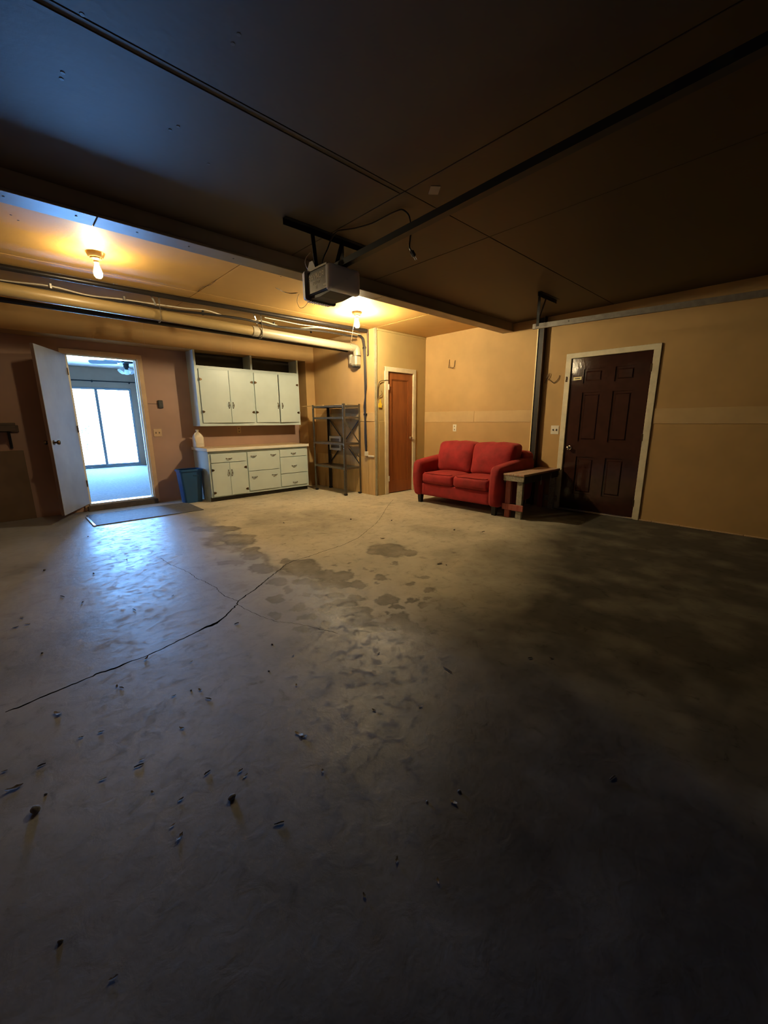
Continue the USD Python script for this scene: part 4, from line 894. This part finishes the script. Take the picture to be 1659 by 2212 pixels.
part(plug, 'prong', [frame_to(bx(.042, .064, d - .003, d + .003, -.0015, .0015), (2.225, 2.085, 2.35), np.array((.75, 0, -.66)), (0, 1, 0), np.cross((.75, 0, -.66), (0, 1, 0))) for d in (-.007, .007)], 'chrome')

# ------------------------------------------------------------------ overhead door track on the right
tk = thing('door_track', 'pale galvanised overhead door track running along the right side', 'track', (4.56, .4, 2.2))
def track_pt(y):
    return 2.262 - .030 * (2.40 - y)
q0, q1 = 2.40, -1.6
dirv = np.array([0, -1, -.030]); dirv /= np.linalg.norm(dirv)
upv = np.array([0, -.030, 1.]); upv /= np.linalg.norm(upv)
fr_ = lambda m: frame_to(m, (4.56, q0, 2.225), dirv, np.cross(upv, dirv), upv)
part(tk, 'channel', fr_(trimesh.util.concatenate([bx(0, 4.0, -.002, .002, 0, .052, .0005), bx(0, 4.0, .0, .030, 0, .003), bx(0, 4.0, .0, .030, .049, .052)])), 'galvanised')
part(tk, 'end_plate', fr_(bx(-.003, .035, -.004, .004, .002, .050, .001)), 'galvanised')
for x in (.02, .40):
    part(tk, 'slot', fr_(trimesh.creation.cylinder(.006, .008, sections=10, transform=trimesh.transformations.translation_matrix([x, 0, .03]) @ trimesh.transformations.rotation_matrix(math.pi / 2, [1, 0, 0]))), 'screw_dark')
th = thing('track_hanger', 'dark angle bracket hanging the right door track from the ceiling', 'bracket', (4.6, 2.33, 2.28))
part(th, 'angle_iron', [bx(4.50, 4.95, 2.30, 2.336, ZF - .004, ZF - .001), bx(4.50, 4.95, 2.332, 2.336, ZF - .042, ZF - .002)], 'rail_steel')
part(th, 'strap', strap((4.53, 2.33, ZF - .01), (4.53, 2.33, 2.24), .030, .003), 'rail_steel')
part(th, 'brace', strap((4.69, 2.33, ZF - .02), (4.535, 2.33, 2.29), .022, .003), 'rail_steel')
ps = thing('steel_post', 'dark brown steel post on the wall behind the loveseat', 'post', (XR - .05, 2.82, 0))
part(ps, 'web', bx(XR - .012, XR - .001, 2.772, 2.885, 0, ZF - .002), 'rail_steel')
part(ps, 'flange', bx(XR - .075, XR - .012, 2.772, 2.779, 0, ZF - .002), 'rust_brown')
part(ps, 'flange', bx(XR - .020, XR - .012, 2.876, 2.883, 0, ZF - .002), 'rail_steel')
part(ps, 'paint_strip', bx(XR - .006, XR - .0005, 2.886, 2.903, 0, 2.46, .001), 'cream_label', label='chipped pale strip beside the post')

# ------------------------------------------------------------------ litter on the floor
LITTER = [(-.102,1.558),(-.15,1.718),(-.174,1.835),(-.073,1.777),(.117,1.819),(.053,1.841),(-.073,1.614),(.363,1.614),(.187,1.526),(.203,1.547),(.194,1.369),(.211,1.143),(.206,1.196),(.382,1.161),(.447,1.244),(.452,1.212),(.695,1.251),(.703,1.226),(.453,.974),(.663,1.039),(.519,.638),(-.082,1.075),(-.002,.906),(.359,1.321),(.08,1.547),(.254,1.273),(.846,.702),(.907,.639),(1.388,.312),(.644,.641),(.688,.526),(.955,.651),(.39,2.278),(.24,2.09),(.226,2.114),(.402,1.854),(.474,1.841),(.506,1.812),(.511,1.723),(.852,1.528),(.97,1.757),(.945,1.94),(.552,2.078),(.902,2.315),(-.107,3.218),(-.05,3.219),(-.011,2.738),(.245,3.359),(.484,2.981),(.74,3.04),(.547,5.363),(.108,4.366),(.4,3.97),(.684,4.19),(0,2.077),(1.007,1.145),(.811,1.725),(-.073,3.359),(.157,3.587),(1.318,1.454),(1.977,3.603),(3.118,3.944),(2.411,4.39),(1.107,6.2),(.773,6.2),(2.831,3.041),(3.451,3.539),(3.652,2.715),(3.824,2.439),(2.658,2.121),(2.669,2.055),(1.471,1.106),(1.171,1.02),(1.869,.868),(1.95,.79)]
def pebble(x, y, s):
    m = trimesh.creation.icosphere(2, 1.0)
    v = np.array(m.vertices); v *= (1 + .35 * (meshkit.fbm(v * 1.7 + x * 9, 3, 4) - .5))[:, None]
    v *= (s, s * .75, s * .6); m.vertices = v; m.apply_transform(trimesh.transformations.rotation_matrix(x * 40 % 6, [0, 0, 1]))
    m.apply_translation((x, y, -m.bounds[0][2] - .001)); return m
def leaf(x, y, s, seed):
    r = np.random.default_rng(seed); n = 9
    t = np.linspace(0, 1, n); w = s * .42 * np.sin(np.pi * np.clip(t * .95 + .03, 0, 1)) ** .8 * (1 + .3 * r.normal(size=n))
    top = np.c_[(t - .5) * s * 2, w, .22 * s * (t - .4) ** 2 * 4 + .10 * np.abs(w) + .003]; mid = np.c_[(t - .5) * s * 2, 0 * t, .22 * s * (t - .4) ** 2 * 4 + .003]; bot = np.c_[(t - .5) * s * 2, -w * .8, .22 * s * (t - .4) ** 2 * 4 + .14 * np.abs(w) + .003]
    V = np.vstack([top, mid, bot]); Fc = []
    for a_, b_ in ((0, n), (n, 2 * n)):
        for i in range(n - 1):
            Fc += [[a_ + i, b_ + i, b_ + i + 1], [a_ + i, b_ + i + 1, a_ + i + 1]]
    m0 = trimesh.Trimesh(V, Fc, process=False); m1 = m0.copy(); m1.invert(); m1.apply_translation((0, 0, -.0012))
    m = trimesh.util.concatenate([m0, m1])
    m.apply_transform(trimesh.transformations.rotation_matrix(r.uniform(0, 6.28), [0, 0, 1])); m.apply_translation((x, y, .0005)); return m
def twig(x, y, s, seed):
    r = np.random.default_rng(seed); a = r.uniform(0, 3.14); d = np.array((math.cos(a), math.sin(a), 0))
    c = np.array((x, y, .004))
    return tube([c - d * s, c - d * s * .3 + (0, 0, .002), c + d * s * .4 + (0, 0, .001), c + d * s], [.002, .003, .003, .0015], 6)
BIG = {(-.102, 1.558): ('pebble', .017, 'largest grey pebble on the dark floor at lower left'), (.382, 1.161): ('pebble', .013, 'grey pebble with a long shadow near the front floor centre'), (.211, 1.143): ('leaf', .015, 'curled black leaf lying on the front floor'), (.39, 2.278): ('leaf', .022, 'crumpled brown leaf beside the long floor crack'), (.695, 1.251): ('leaf', .022, 'pale torn leaf between the crack and the front floor'), (1.869, .868): None, (1.471, 1.106): ('twig', .03, 'brown twig lying right of the bulb glare on the floor'), (2.658, 2.121): ('leaf', .03, 'pale wood chip on the floor right of the stains'), (0, 2.077): ('leaf', .024, 'pale leaf on the floor left of the crack'), (2.831, 3.041): ('leaf', .03, 'pale leaf just above the brown stain patch'), (-.15, 1.718): ('leaf', .024, 'dark leaf at the far left of the front floor')}
MARKS = [((1.3, 5.9), 'the doormat'), ((1.05, 2.6), 'the meeting point of the floor cracks'), ((.05, 2.2), 'the left end of the long floor crack'), ((2.6, 2.75), 'the brown stain patch'), ((4.35, 3.5), 'the front of the loveseat'), ((-.1, 1.56), 'the largest pebble at lower left'), ((1.3, 1.5), 'the bulb glare on the floor'), ((.5, .95), 'the dark front floor middle'), ((.3, 4.1), 'the blue glare before the doormat'), ((1.7, .8), 'the dark floor at right')]
ORD = ['closest', 'second closest', 'third closest', 'fourth closest', 'fifth closest', 'sixth closest', 'seventh closest', 'eighth closest', 'ninth closest', 'tenth closest', 'eleventh closest', 'twelfth closest']
KINDS = [BIG[p][0] if BIG.get(p) else ('leaf', 'pebble', 'leaf', 'twig', 'leaf')[k % 5] for k, p in enumerate(LITTER)]
NEAR = [min(range(len(MARKS)), key=lambda q: math.dist(MARKS[q][0], p)) for p in LITTER]
PLACE = {}
for k, p in enumerate(LITTER):
    if not BIG.get(p):
        same = sorted([math.dist(MARKS[NEAR[m]][0], LITTER[m]) for m in range(len(LITTER)) if NEAR[m] == NEAR[k] and KINDS[m] == KINDS[k] and not BIG.get(LITTER[m])])
        PLACE[k] = (ORD[same.index(math.dist(MARKS[NEAR[k]][0], p))], MARKS[NEAR[k]][1])
for i, (x, y) in enumerate(LITTER):
    b = BIG.get((x, y))
    far = 1 + .35 * max(0, math.hypot(x, y) - 2)
    if b:
        kind_, s, lab = b; grp = None
    else:
        kind_ = ('leaf', 'pebble', 'leaf', 'twig', 'leaf')[i % 5]; s = {'leaf': .010, 'pebble': .0055, 'twig': .014}[kind_] * far * (.8 + .5 * ((i * 37) % 10) / 10)
        noun = {'leaf': 'small dry leaf scrap', 'pebble': 'tiny grey pebble', 'twig': 'tiny brown twig'}[kind_]
        lab, grp = f'{noun}, {PLACE[i][0]} to {PLACE[i][1]}', {'leaf': 'leaf scraps on the concrete floor', 'pebble': 'pebbles on the concrete floor', 'twig': 'twigs on the concrete floor'}[kind_]
    if kind_ == 'pebble':
        single('pebble', pebble(x, y, s), 'stone_grey', lab, 'pebble', grp, smooth=True)
    elif kind_ == 'leaf':
        single('leaf_scrap', leaf(x, y, s, i + 50), 'leaf_pale' if (i % 3 == 0 or 'pale' in lab) else 'leaf_brown', lab, 'leaf', grp)
    else:
        single('twig', twig(x, y, s, i + 90), 'leaf_brown', lab, 'twig', grp)
